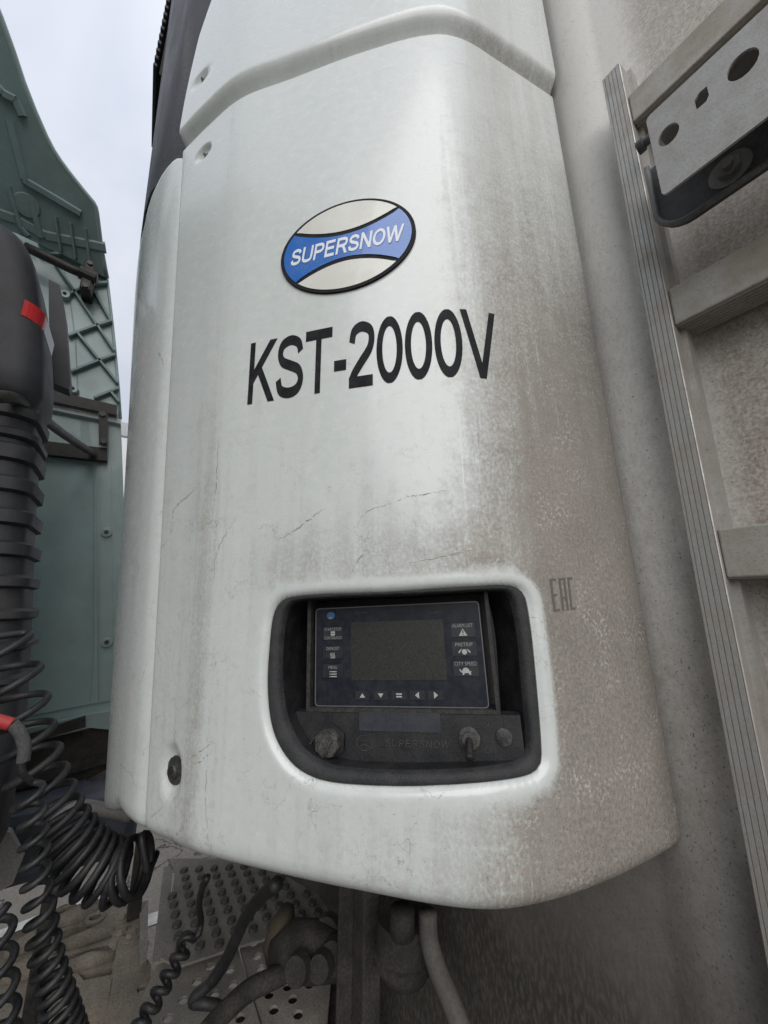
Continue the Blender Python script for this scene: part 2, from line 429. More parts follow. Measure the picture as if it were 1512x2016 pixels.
# ================================================================== TRAILER
WY = -.60
trailer = thing('trailer', 'dirty off white refrigerated trailer whose front wall carries the white cooling unit', 'trailer', (.75, WY, -.9))
# front wall with a shallow rounded pillar beside the ladder
bm = nb()
prof = [(2.05, WY), (.30, WY), (.285, WY + .004), (.265, WY + .012), (.245, WY + .015), (.222, WY + .012), (.205, WY + .004), (.195, WY), (-.55, WY)]
def prof_strip(bm, prof, z0, z1, nz=12):
    rows = [[bm.verts.new((x, y, z0 + (z1 - z0) * k / nz)) for x, y in prof] for k in range(nz + 1)]
    for k in range(nz):
        for i in range(len(prof) - 1):
            bm.faces.new((rows[k][i], rows[k][i + 1], rows[k + 1][i + 1], rows[k + 1][i]))
    return rows
prof_strip(bm, prof, -.95, 2.25)
fin(bm)
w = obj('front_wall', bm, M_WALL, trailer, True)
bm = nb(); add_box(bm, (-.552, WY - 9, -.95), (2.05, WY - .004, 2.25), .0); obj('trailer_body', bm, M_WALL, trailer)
bm = nb(); add_box(bm, (-.55, WY - .02, 2.252), (2.05, WY + .02, 2.30), .006); obj('roof_rail', bm, M_ALU, trailer)
bm = nb(); add_box(bm, (-.55, WY - .3, -1.02), (2.05, WY + .012, -.953), .008); obj('base_rail', bm, M_FRAME, trailer)

# ================================================================== REFRIGERATION UNIT : one smooth body surface S(u, z)
ZT, ZB = .977, -.281
PT = [(.277, -.580), (.299, -.455), (.317, -.368), (.352, -.308), (.436, -.222), (.530, -.137), (.614, -.062), (.700, -.014), (.786, .027),
      (.862, .062), (.950, .089), (1.10, .102), (1.40, .106), (1.75, .08), (1.95, -.2), (2.0, -.58)]
PB = [(.251, -.580), (.261, -.465), (.282, -.365), (.317, -.298), (.404, -.214), (.484, -.146), (.548, -.096), (.590, -.073), (.628, -.052),
      (.690, -.027), (.800, -.008), (.950, -.007), (1.30, -.012), (1.6, -.03), (1.85, -.25), (1.95, -.58)]
PT = np.array(PT); PB = np.array(PB)
def ctrl(z):
    t = (z - ZB) / (ZT - ZB)
    if t > 1:
        tt = np.full(len(PT), 1.0)
        k = np.ones(len(PT)); k[9:] = .45
        tt = 1 + (t - 1) * k
    else: tt = np.full(len(PT), t)
    return PB + (PT - PB) * tt[:, None]
def plan(u, z):
    C = ctrl(z); n = len(C)
    u = min(max(u, 0.), n - 1.000001); i = int(u); t = u - i
    g = lambda k: C[k] if 0 <= k < n else (2 * C[0] - C[1] if k < 0 else 2 * C[-1] - C[-2])
    a, b, c, d = g(i - 1), g(i), g(i + 1), g(i + 2)
    p = .5 * ((2 * b) + (c - a) * t + (2 * a - 5 * b + 4 * c - d) * t * t + (3 * b - a - 3 * c + d) * t ** 3)
    return p
def S(u, z):
    p = plan(u, z); return np.array([p[0], p[1], z])
def Sn(u, z):
    e = .04
    du = S(min(u + e, 14.99), z) - S(max(u - e, 0), z); dz = S(u, z + .02) - S(u, z - .02)
    n = np.cross(dz, du); n /= np.linalg.norm(n)
    return n if True else -n
if Sn(5, .3) @ (-S(5, .3)) < 0:
    _Sn = Sn
    def Sn(u, z): return -_Sn(u, z)
SEED = [(u, z, pix(S(u, z))) for u in np.arange(0, 11.1, .5) for z in np.arange(-.3, 1.7, .1)]
def inv(x, y):
    """sight line -> (u, z) on the body surface"""
    u, z, _ = min(SEED, key=lambda s: (s[2][0] - x) ** 2 + (s[2][1] - y) ** 2)
    for _ in range(14):
        p = pix(S(u, z)); e = np.array([x, y]) - p
        if np.abs(e).max() < .02: break
        J = np.column_stack([(pix(S(u + .01, z)) - p) / .01, (pix(S(u, z + .002)) - p) / .002])
        try: dlt = np.linalg.solve(J, e)
        except Exception: break
        u += float(np.clip(dlt[0], -.5, .5)); z += float(np.clip(dlt[1], -.1, .1))
        u = min(max(u, -.2), 12.)
    return u, z
_us = np.linspace(0, 15, 601)
_sl = np.concatenate([[0], np.cumsum(np.linalg.norm(np.diff(np.array([plan(q, .35) for q in _us]), axis=0), axis=1))])
def u2s(u): return float(np.interp(u, _us, _sl))
def s2u(s): return float(np.interp(s, _sl, _us))
def inv_s(x, y):
    u, z = inv(x, y); return (u2s(u), z)

unit = thing('refrigeration_unit', 'white cooling unit with control opening, blue oval badge and big black lettering on trailer wall', 'refrigeration unit', (.6, WY, ZB))

# --- opening outlines (outer edge of rubber seal, inner edge)
def c7(l): return [(500 + x / 2.326, 1120 + y / 2.326) for x, y in l]
OUT_PX = c7([(160, 128), (300, 115), (450, 110), (620, 104), (760, 94), (900, 84), (1030, 77), (1150, 72), (1215, 82), (1250, 112), (1268, 160), (1290, 300), (1306, 450), (1320, 600),
             (1331, 730), (1338, 850), (1335, 900), (1310, 940), (1250, 965), (1100, 988), (900, 1003), (700, 1010), (500, 1005), (350, 992),
             (250, 965), (170, 915), (110, 840), (70, 750), (50, 640), (45, 500), (55, 350), (65, 250), (80, 190), (110, 148)])
IN_PX = c7([(180, 148), (300, 136), (620, 124), (900, 108), (1130, 98), (1180, 108), (1208, 150), (1240, 300), (1256, 450), (1268, 600), (1286, 800), (1282, 860),
            (1240, 900), (1100, 928), (900, 943), (700, 946), (500, 940), (380, 928), (290, 902), (210, 850), (150, 760), (115, 650), (100, 500),
            (105, 350), (115, 250), (138, 176)])
def polar(pts, n=72):
    P = np.array(pts); c = np.array([(P[:, 0].min() + P[:, 0].max()) / 2, (P[:, 1].min() + P[:, 1].max()) / 2])
    return P, c
OUT = np.array([inv_s(*p) for p in OUT_PX]); INN = np.array([inv_s(*p) for p in IN_PX])
OC = (OUT.max(0) + OUT.min(0)) / 2
def closed_smooth(P, per=4):
    n = len(P); out = []
    for i in range(n):
        a, b, c, d = P[i - 1], P[i], P[(i + 1) % n], P[(i + 2) % n]
        for k in range(per):
            t = k / per
            out.append(.5 * ((2 * b) + (c - a) * t + (2 * a - 5 * b + 4 * c - d) * t * t + (3 * b - a - 3 * c + d) * t ** 3))
    return np.array(out)
OUTs = closed_smooth(OUT); INNs = closed_smooth(INN)
NRING = 120
def by_angle(P, n=NRING):
    ang = np.unwrap(np.arctan2(P[:, 1] - OC[1], P[:, 0] - OC[0])); r = np.hypot(P[:, 0] - OC[0], P[:, 1] - OC[1])
    if ang[-1] < ang[0]: ang = ang[::-1]; r = r[::-1]
    a0 = ang[0]; ang3 = np.concatenate([ang - 2 * math.pi, ang, ang + 2 * math.pi]); r3 = np.concatenate([r, r, r])
    o = np.argsort(ang3); ang3, r3 = ang3[o], r3[o]
    # more samples where the outline is long
    base = np.linspace(a0, a0 + 2 * math.pi, 721); rr = np.interp(base, ang3, r3)
    xy = np.column_stack([OC[0] + rr * np.cos(base), OC[1] + rr * np.sin(base)])
    return base, rr, xy
b1, r1, xy1 = by_angle(OUTs); b2, r2, xy2 = by_angle(INNs)
L = np.concatenate([[0], np.cumsum(np.linalg.norm(np.diff(xy1, axis=0), axis=1))])
angs = np.interp(np.linspace(0, L[-1], NRING + 1)[:-1], L, b1)
def ring(base, rr, angs):
    bb = np.concatenate([base - 2 * math.pi, base, base + 2 * math.pi]); r3 = np.concatenate([rr, rr, rr]); o = np.argsort(bb, kind='stable')
    r = np.interp(angs, bb[o], r3[o])
    return np.column_stack([OC[0] + r * np.cos(angs), OC[1] + r * np.sin(angs)])
RO = ring(b1, r1, angs); RI = ring(b2, r2, angs)
def dist_open(s, z):
    d = np.hypot(RO[:, 0] - s, RO[:, 1] - z); return d.min()

DIMP = [(inv_s(400, 300), .0140, .0075), (inv_s(336, 1520), .0225, .0078)]
LIP_W, LIP_D = .0095, .0085
S_END = u2s(8.0)
def panel_off(s, z):
    o = 0.
    d = dist_open(s, z)
    if d < LIP_W:
        q = 1 - d / LIP_W; o -= LIP_D * (1 - math.sqrt(max(0, 1 - q * q)))
    for (c, r, dep) in DIMP:
        dd = math.hypot(s - c[0], z - c[1]) / r
        if dd < 1.9: o -= dep * (1 - sst(.6, 1.6, dd))
    R = .022                                                    # rolled bottom edge
    q = 1 - (z - ZB) / R
    if q > 0: o -= R * (1 - math.sqrt(max(0, 1 - min(q, 1) ** 2)))
    R = .0035                                                   # top lip
    q = 1 - (ZT - z) / R
    if q > 0: o -= R * (1 - math.sqrt(max(0, 1 - min(q, 1) ** 2)))
    R = .008                                                    # left seam
    q = 1 - (S_END - s) / R
    if q > 0: o -= R * (1 - math.sqrt(max(0, 1 - min(q, 1) ** 2)))
    R = .004
    q = 1 - s / R
    if q > 0: o -= R * (1 - math.sqrt(max(0, 1 - min(q, 1) ** 2)))
    return o
def dirt_at(u, z):
    edge = 2.55 - .5 * sst(.7, -.2, z) * 0
    r = float(sst(3.45, 1.15, u)); lo = float(sst(1.0, .1, z))
    d = r * (.30 + .62 * lo)
    d += .10 * float(sst(4.2, 2.6, u)) * float(sst(.3, -.1, z))
    d += .26 * math.exp(-((u - 6.15) / .28) ** 2) * (.45 + .55 * float(sst(.6, .0, z)))
    d += .30 * math.exp(-((z - .045) / .05) ** 2) * float(sst(5.6, 4.6, u)) * float(sst(1.8, 2.6, u))
    d += .18 * float(sst(-.17, -.28, z)) * float(sst(5, 3, u))
    d += .10 * float(sst(.4, -.2, z)) * float(sst(5.2, 6.5, u))
    s = u2s(u); k = float(sst(.010, .020, dist_open(s, z))) if z < .05 else 1.
    return -.06 + .12 * float(sst(.75, .0, z)) * k + d * k

def finish_panel(bm, rim_depth, name, data):
    """write UV (metres on the surface) and the dirt attribute, then link"""
    me = None
    return me
def build_surface(name, pts, tris, offf, mat, parent, rim=.02, dirtf=None):
    """pts: list of (s, z); surface S plus offset; boundary edges turned in by rim"""
    bm = nb(); uvl = bm.loops.layers.uv.new('UVMap'); dl = bm.verts.layers.float.new('dirt')
    vs = []
    for (s, z) in pts:
        u = s2u(s); p = S(u, z) + Sn(u, z) * offf(s, z)
        v = bm.verts.new(V(p)); v[dl] = (dirtf or dirt_at)(u, z); vs.append(v)
    idx = {v: pts[i] for i, v in enumerate(vs)}
    for t in tris:
        try: bm.faces.new([vs[i] for i in t])
        except ValueError: pass
    for v in list(bm.verts):
        if not v.link_faces: bm.verts.remove(v)
    if rim:
        bed = [e for e in bm.edges if len(e.link_faces) == 1]
        bv = {}
        for e in bed:
            for v in e.verts:
                if v not in bv:
                    s, z = idx[v]; u = s2u(s)
                    nv = bm.verts.new(v.co - V(Sn(u, z)) * rim); nv[dl] = v[dl]; idx[nv] = (s, z); bv[v] = nv
        for e in bed:
            a, b = e.verts
            try: bm.faces.new((a, b, bv[b], bv[a]))
            except ValueError: pass
    fin(bm)
    # outward
    f0 = max(bm.faces, key=lambda f: f.calc_area())
    s, z = idx[f0.verts[0]]
    if f0.normal.dot(V(Sn(s2u(s), z))) < 0: bmesh.ops.reverse_faces(bm, faces=bm.faces)
    for f in bm.faces:
        for lp in f.loops: lp[uvl].uv = idx[lp.vert]
    o = obj(name, bm, mat, parent)
    return smooth_by_angle(o, 50)

# --- lower panel
sx = list(np.arange(.012, S_END - .006, .0085)); 
svals = [0, .001, .002, .004] + sx + [S_END - .008, S_END - .006, S_END - .004, S_END - .0025, S_END - .001, S_END]
zvals = [ZB, ZB + .0005, ZB + .0015, ZB + .003, ZB + .006, ZB + .011, ZB + .016] + list(np.arange(ZB + .023, ZT - .010, .0085)) + [ZT - .006, ZT - .004, ZT - .002, ZT - .0008, ZT]
extra = []
hole = [tuple(OC + (p - OC) * .997) for p in RO]
hole_t = hole
for s in svals[1:-1]:
    for z in zvals[1:-1]:
        if dist_open(s, z) < .020 or in_poly((s, z), hole): continue
        if any(math.hypot(s - c[0], z - c[1]) < r * 1.95 for c, r, _ in DIMP): continue
        extra.append((s, z))
for d in (.0012, .003, .0055, .0085, .012, .0155, .019):
    for p in RO:
        q = (p - OC); q = OC + q * (1 + d / np.linalg.norm(q)); 
        if q[1] < ZT: extra.append((q[0], q[1]))
for c, r, _ in DIMP:
    for k in range(0, 11):
        rr = r * 1.9 * k / 10
        for a in range(24 if k else 1): extra.append((c[0] + rr * math.cos(a * math.pi / 12), c[1] + rr * math.sin(a * math.pi / 12)))
outl = [(s, ZB) for s in svals] + [(S_END, z) for z in zvals[1:]] + [(s, ZT) for s in svals[::-1][1:]] + [(0, z) for z in zvals[::-1][1:-1]]
p2, t2 = tri2d(outl, [hole], extra)
build_surface('control_cover', [tuple(p) for p in p2], t2, panel_off, M_UNIT, unit, .02)

# --- helper for regular (s, z) grids
def grid_surface(name, rows, offf, mat, parent, rim=.02, dirtf=None):
    nr, nc = len(rows), len(rows[0]); pts = [p for r in rows for p in r]
    q = [(i * nc + j, i * nc + j + 1, (i + 1) * nc + j + 1, (i + 1) * nc + j) for i in range(nr - 1) for j in range(nc - 1)]
    return build_surface(name, pts, q, offf, mat, parent, rim, dirtf)

# --- upper panel
UB = [inv(360, 262), inv(368, 215), inv(378, 165), inv(395, 90), inv(415, 30), inv(430, -10)]
ub_z = np.array([q[1] for q in UB]); ub_u = np.array([q[0] for q in UB])
def ub(z):
    o = np.argsort(ub_z); zz, uu = ub_z[o], ub_u[o]
    if z > zz[-1]: return max(uu[-1] + (uu[-1] - uu[-2]) / (zz[-1] - zz[-2]) * (z - zz[-1]), 5.4)
    return float(np.interp(z, zz, uu))
D_UP = (inv_s(406, 164), .0140, .0075)
ZU = ZT + .0045
def up_off(s, z):
    h = z - ZU
    o = -.013 + .025 * float(sst(.0, .043, h)) ** .8
    c, r, dep = D_UP
    dd = math.hypot(s - c[0], z - c[1]) / r
    if dd < 1.9: o -= dep * (1 - sst(.6, 1.6, dd))
    q = 1 - (u2s(ub(z)) - s) / .010
    if q > 0: o -= .010 * (1 - math.sqrt(max(0, 1 - min(q, 1) ** 2)))
    return o
rows = []
for z in list(np.arange(ZU, ZU + .06, .006)) + list(np.arange(ZU + .06, 1.40, .0075)) + list(np.arange(1.41, 1.95, .03)):
    se = u2s(ub(z)); rows.append([(se * t, z) for t in list(np.linspace(0, .97, 86)) + [.977, .984, .99, .995, 1.]])
def up_dirt(u, z):
    h = z - ZU
    return -.10 + .20 * float(sst(2.8, 1.2, u)) + .42 * float(sst(.05, .02, h)) * (.55 + .45 * float(sst(3, 1.5, u)))
grid_surface('side_cover', rows, up_off, M_UNIT, unit, .02, up_dirt)

# --- front corner panel (left of the long seam)
TOPc = [inv(358, 300), inv(345, 308), inv(330, 324), inv(315, 346), inv(300, 378), inv(290, 410), inv(283, 445)]
BOTc = [inv(280, 1645), inv(262, 1637), inv(243, 1622), inv(226, 1598), inv(213, 1568), inv(206, 1535)]
def cz(tab, u):
    us = np.array([q[0] for q in tab]); zs = np.array([q[1] for q in tab]); o = np.argsort(us)
    return float(np.interp(u, us[o], zs[o]))
U_GAP = 8.05
def cor_rows():
    rows = []
    us = [U_GAP, U_GAP + .015, U_GAP + .03, U_GAP + .06, U_GAP + .1] + list(np.linspace(U_GAP + .16, 11, 40)) + list(np.linspace(11.2, 15, 20))
    ts = [0, .0015, .003, .006, .011, .018] + list(np.linspace(.03, .97, 60)) + [.982, .99, .995, .998, .9992, 1.]
    for t in ts:
        row = []
        for u in us:
            a, b = cz(BOTc, u), cz(TOPc, u); row.append((u2s(u), a + (b - a) * t))
        rows.append(row)
    return rows
def cor_off(s, z):
    u = s2u(s); o = -.001
    q = 1 - (s - u2s(U_GAP)) / .030
    if q > 0: o -= .011 * (1 - math.sqrt(max(0, 1 - min(q, 1) ** 2)))
    for dist, R in ((z - cz(BOTc, u), .018), (cz(TOPc, u) - z, .006)):
        q = 1 - dist / R
        if q > 0: o -= R * .9 * (1 - math.sqrt(max(0, 1 - min(q, 1) ** 2)))
    return o
grid_surface('corner_panel', cor_rows(), cor_off, M_UNIT, unit, .02, lambda u, z: -.06 + .16 * float(sst(.3, -.25, z)))

# --- black front cover above the corner panel
def ulim(z):
    if z >= .975: return ub(z) + .02
    us = np.linspace(U_GAP, 11, 200); zs = np.array([cz(TOPc, q) for q in us])
    k = np.where(zs <= z)[0]
    return float(us[k[0]]) if len(k) else 11.
zlo = TOPc[-1][1] + .004
rows = []
for z in list(np.linspace(zlo, 1.05, 30)) + list(np.linspace(1.07, 2.0, 45)):
    a = ulim(z); rows.append([(u2s(a + (15 - a) * t), z) for t in list(np.linspace(0, .2, 24)) + list(np.linspace(.22, 1, 30))])
def blk_off(s, z):
    u = s2u(s); d = s - u2s(ulim(z))
    return -.050 + .046 * min(max(d / .13, 0), 1) ** .9
grid_surface('front_cover', rows, blk_off, M_GRILLE, unit, .02, lambda u, z: 0.)
# grille slats standing proud of the cover, higher up
gr_bm = nb()
add_box(gr_bm, (0, 0, 0), (.34, .012, .012), .003)
gme = bpy.data.meshes.new('grille_slat'); gr_bm.to_mesh(gme); gr_bm.free(); gme.materials.append(M_BLK)
for k in range(22):
    z = 1.64 + k * .034
    inst('grille_slat', gme, None, unit, Matrix.Translation((1.10, .135, z)) @ Matrix.Rotation(math.radians(-14), 4, 'Y'))
bm = nb(); add_box(bm, (1.10, .10, 1.62), (1.46, .128, 2.36)); obj('grille_backing', bm, M_DARK, unit)

# --- inner casing so that the shell is closed
bm = nb()
def cas(z, d):
    ps = []
    for u in np.linspace(0, 15, 46):
        p = S(u, z) - Sn(u, z) * d; ps.append((p[0], max(p[1], WY + .002)))
    return ps
CR = [[bm.verts.new((x, y, z)) for x, y in cas(z, .11)] for z in (ZB + .03, 0, .3, .6, .85, 1.0, 1.2, 1.5, 1.93)]
for Ra, Rb in zip(CR[:-1], CR[1:]):
    for i in range(len(Ra) - 1): bm.faces.new((Ra[i], Ra[i + 1], Rb[i + 1], Rb[i]))
bm.faces.new(CR[0]); bm.faces.new(CR[-1]); fin(bm)
obj('inner_casing', bm, M_DARK, unit)
bm = nb(); add_box(bm, (.27, WY + .004, 1.935), (1.95, .02, 1.97), .01); obj('roof_cover', bm, M_UNIT, unit)

# --- screws in the dimples
def screw(name, c, d, mat, r, parent=unit):
    u, z = s2u(c[0]), c[1]; p = S(u, z); n = Sn(u, z)
    bm = nb()
    add_cyl(bm, p - n * (d + .004), n, r * 1.9, .003, r * 1.8, 18)      # washer
    add_tube(bm, [p - n * (d + .001), p - n * (d - .003), p - n * (d - .0045)], [r, r, r * .8], 14)
    o = obj(name, bm, mat, parent); smooth_by_angle(o)
    bm = nb(); add_cyl(bm, p - n * (d - .0042), n, r * .38, .0006, n=6); obj('socket', bm, M_DARK, o)
    return o
screw('screw', DIMP[0][0], .0062, M_STEEL, .0038)
o = up = None
cU = D_UP[0]
def off_screw(c, off, mat, r):
    u, z = s2u(c[0]), c[1]; p = S(u, z) + Sn(u, z) * off; n = Sn(u, z)
    bm = nb(); add_cyl(bm, p, n, r * 1.9, .003, r * 1.8, 18)
    add_tube(bm, [p + n * .002, p + n * .006, p + n * .0075], [r, r, r * .8], 14)
    o = obj('screw', bm, mat, unit); smooth_by_angle(o)
    bm = nb(); add_cyl(bm, p + n * .0073, n, r * .38, .0006, n=6); obj('socket', bm, M_DARK, o)
off_screw(cU, .0040, M_STEEL, .0038)
screw('screw', DIMP[1][0], .0042, M_DKBOLT, .0088)['label'] = 'dark screw with broad washer in lower dimple'

# --- rubber seal of the opening and the pocket behind it
def seal_rows():
    defs = [(0.0, -.014), (0.02, -.0078), (.12, -.0055), (.4, -.0048), (.75, -.006), (.93, -.010), (1.0, -.016), (1.0, -.085)]
    rows = []
    for t, d in defs:
        row = []
        for a, b in zip(RO, RI):
            q = a + (b - a) * t if t > 0 else OC + (a - OC) * 1.004
            u = s2u(q[0]); row.append(S(u, q[1]) + Sn(u, q[1]) * d)
        rows.append(row)
    return rows
SR = seal_rows()
def ring_mesh(rows):
    bm = nb(); R = [[bm.verts.new(V(p)) for p in r] for r in rows]; n = len(R[0])
    for i in range(len(R) - 1):
        for k in range(n): bm.faces.new((R[i][k], R[i][(k + 1) % n], R[i + 1][(k + 1) % n], R[i + 1][k]))
    return fin(bm)
o = obj('rubber_seal', ring_mesh(SR[:7]), M_RUB, unit); smooth_by_angle(o, 60)

# face frame of the 45 degree side
FA, FB, FC = np.array([.345, -.315, .977]), np.array([.6, -.075, .977]), np.array([.32, -.295, -.281])
FN = np.cross(FB - FA, FC - FA); FN /= np.linalg.norm(FN)
if FN @ (-FA) < 0: FN = -FN
E1 = -(FB - FA) / np.linalg.norm(FB - FA); E2 = np.cross(FN, E1)
_t = .045                                                      # the control box sits a little rolled in its pocket
E1, E2 = E1 * math.cos(_t) + E2 * math.sin(_t), E2 * math.cos(_t) - E1 * math.sin(_t)
def fp(x, y, d):
    """sight line -> plane coordinates on the face plane moved d outwards"""
    O = FA + FN * d; q = on_plane(x, y, O, FN) - O
    return (q @ E1, q @ E2)
def FO(d): return FA + FN * d
def fplate(name, pts, d, th, mat, parent, holes=(), bev=0):
    bm = nb(); add_plate(bm, pts, holes, FO(d), E1, E2, th); fin(bm)
    return obj(name, bm, mat, parent)
def fquad(l, d): return [fp(x, y, d) for x, y in l]
pk = obj('control_pocket', ring_mesh([SR[6], SR[7]]), M_PLA, unit)
box_pts = [fp(x, y, -.082) for x, y in ((500, 1120), (1120, 1120), (1120, 1590), (500, 1590))]
fplate('pocket_back', box_pts, -.080, .01, M_PLA, unit)

# --- controller
DM = -.040                                                     # plane of the bezel
def rect_f(x0, y0, x1, y1, d, r=.003):
    a = fp(x0, y0, d); b = fp(x1, y1, d)
    return rrect(min(a[0], b[0]), min(a[1], b[1]), max(a[0], b[0]), max(a[1], b[1]), r)
ctl = None
mid = lambda *ps: tuple(np.mean([np.array(p) for p in ps], axis=0))
bl, br_, tr, tl = fp(622, 1392, DM), fp(958, 1390, DM), fp(945, 1187, DM), fp(622, 1197, DM)
X0, X1, Y0, Y1 = (bl[0] + tl[0]) / 2, (br_[0] + tr[0]) / 2, (bl[1] + br_[1]) / 2, (tl[1] + tr[1]) / 2
ctl = fplate('controller', rrect(X0, Y0, X1, Y1, .004), DM, .016, M_BEZ, unit)
# thin paler rim round the bezel: bevel highlight put into the colour
bm = nb(); add_plate(bm, rrect(X0 - .0008, Y0 - .0008, X1 + .0008, Y1 + .0008, .0046), [rrect(X0 + .0004, Y0 + .0004, X1 - .0004, Y1 - .0004, .0036)], FO(DM + .0006), E1, E2, .004)
fin(bm); obj('bezel_edge', bm, flat('bevel_highlight', (.10, .10, .105), .5), ctl)
W_, H_ = X1 - X0, Y1 - Y0
def n2f(nx, ny): return (X0 + nx * W_, Y0 + ny * H_)
def px2n(x, y, d=DM):
    q = fp(x, y, d); return ((q[0] - X0) / W_, (q[1] - Y0) / H_)
sa, sb = fp(692, 1341, DM), fp(879, 1337, DM); sc_, sd = fp(873, 1219, DM), fp(691, 1226, DM)
s0, s1, t0, t1 = (sa[0] + sd[0]) / 2, (sb[0] + sc_[0]) / 2, (sa[1] + sb[1]) / 2, (sc_[1] + sd[1]) / 2
fplate('screen', rrect(s0, t0, s1, t1, .0012), DM + .0006, .002, M_SCR, ctl)

# --- text
_tx = {}
def text_mesh(s, bold=0., shear=0., space=1.):
    k = (s, bold, shear, space)
    if k in _tx: return _tx[k]
    c = bpy.data.curves.new('txt', 'FONT'); c.body = s; c.size = 1; c.resolution_u = 6; c.offset = bold; c.shear = shear
    c.space_character = space; c.fill_mode = 'FRONT'
    o = bpy.data.objects.new('txt', c); COL.objects.link(o)
    dg = bpy.context.evaluated_depsgraph_get(); me = bpy.data.meshes.new_from_object(o.evaluated_get(dg))
    vs = np.array([v.co[:2] for v in me.vertices]); fs = [tuple(p.vertices) for p in me.polygons]
    bpy.data.objects.remove(o); bpy.data.curves.remove(c); bpy.data.meshes.remove(me)
    lo, hi = vs.min(0), vs.max(0); vs = (vs - lo) / (hi - lo)
    _tx[k] = (vs, fs, (hi - lo)[0] / (hi - lo)[1]); return _tx[k]
def add_flat(bm, vs, fs, f3):
    V_ = [bm.verts.new(V(f3(*p))) for p in vs]
    for f in fs:
        try: bm.faces.new([V_[i] for i in f])
        except ValueError: pass
def orient(bm, n):
    bm.normal_update()
    rv = [f for f in bm.faces if f.normal.dot(V(n)) < 0]
    if rv: bmesh.ops.reverse_faces(bm, faces=rv)
    return bm
# stroke-built narrow grotesque capitals: skeletons in a cap height of 1
GLY = {
 'K': (.93, [[(.14, -.2), (.14, 1.2)], [(.90, 1.10), (.14, .35)], [(.36, .58), (.90, -.12)]]),
 'S': (.93, [[(.79, .72), (.71, .87), (.47, .94), (.22, .88), (.145, .73), (.23, .59), (.47, .51), (.73, .42), (.82, .26), (.72, .11), (.47, .06), (.20, .12), (.11, .30)]]),
 'T': (.853, [[(.02, .94), (.83, .94)], [(.425, .94), (.425, -.2)]]),
 '-': (.465, [[(.06, .36), (.41, .36)]]),
 '2': (.777, [[(.11, .69), (.17, .87), (.38, .94), (.61, .87), (.665, .72), (.60, .55), (.38, .36), (.19, .19), (.10, .06)], [(.04, .06), (.70, .06)]]),
 '0': (.777, [('ring', .388, .5, .275, .44)]),
 'O': (1.086, [('ring', .543, .5, .42, .44)]),
 'V': (.93, [[(.02, 1.12), (.465, -.02), (.91, 1.12)]]),
 'U': (1.008, [[(.14, 1.2), (.14, .36), (.22, .13), (.504, .06), (.79, .13), (.87, .36), (.87, 1.2)]]),
 'P': (.93, [[(.14, -.2), (.14, 1.2)], [(.14, .94), (.52, .94), (.74, .88), (.80, .72), (.74, .55), (.52, .48), (.14, .48)]]),
 'E': (.93, [[(.14, -.2), (.14, 1.2)], [(.14, .94), (.84, .94)], [(.14, .52), (.80, .52)], [(.14, .06), (.87, .06)]]),
 'R': (1.008, [[(.14, -.2), (.14, 1.2)], [(.14, .94), (.56, .94), (.80, .88), (.86, .73), (.80, .56), (.56, .49), (.14, .49)], [(.50, .49), (.66, .38), (.98, -.15)]]),
 'N': (1.008, [[(.14, -.2), (.14, 1.2)], [(.87, -.2), (.87, 1.2)], [(.09, 1.07), (.92, -.07)]]),
 'W': (1.318, [[(.0, 1.15), (.36, -.02), (.66, 1.0), (.96, -.02), (1.32, 1.15)]]),
}
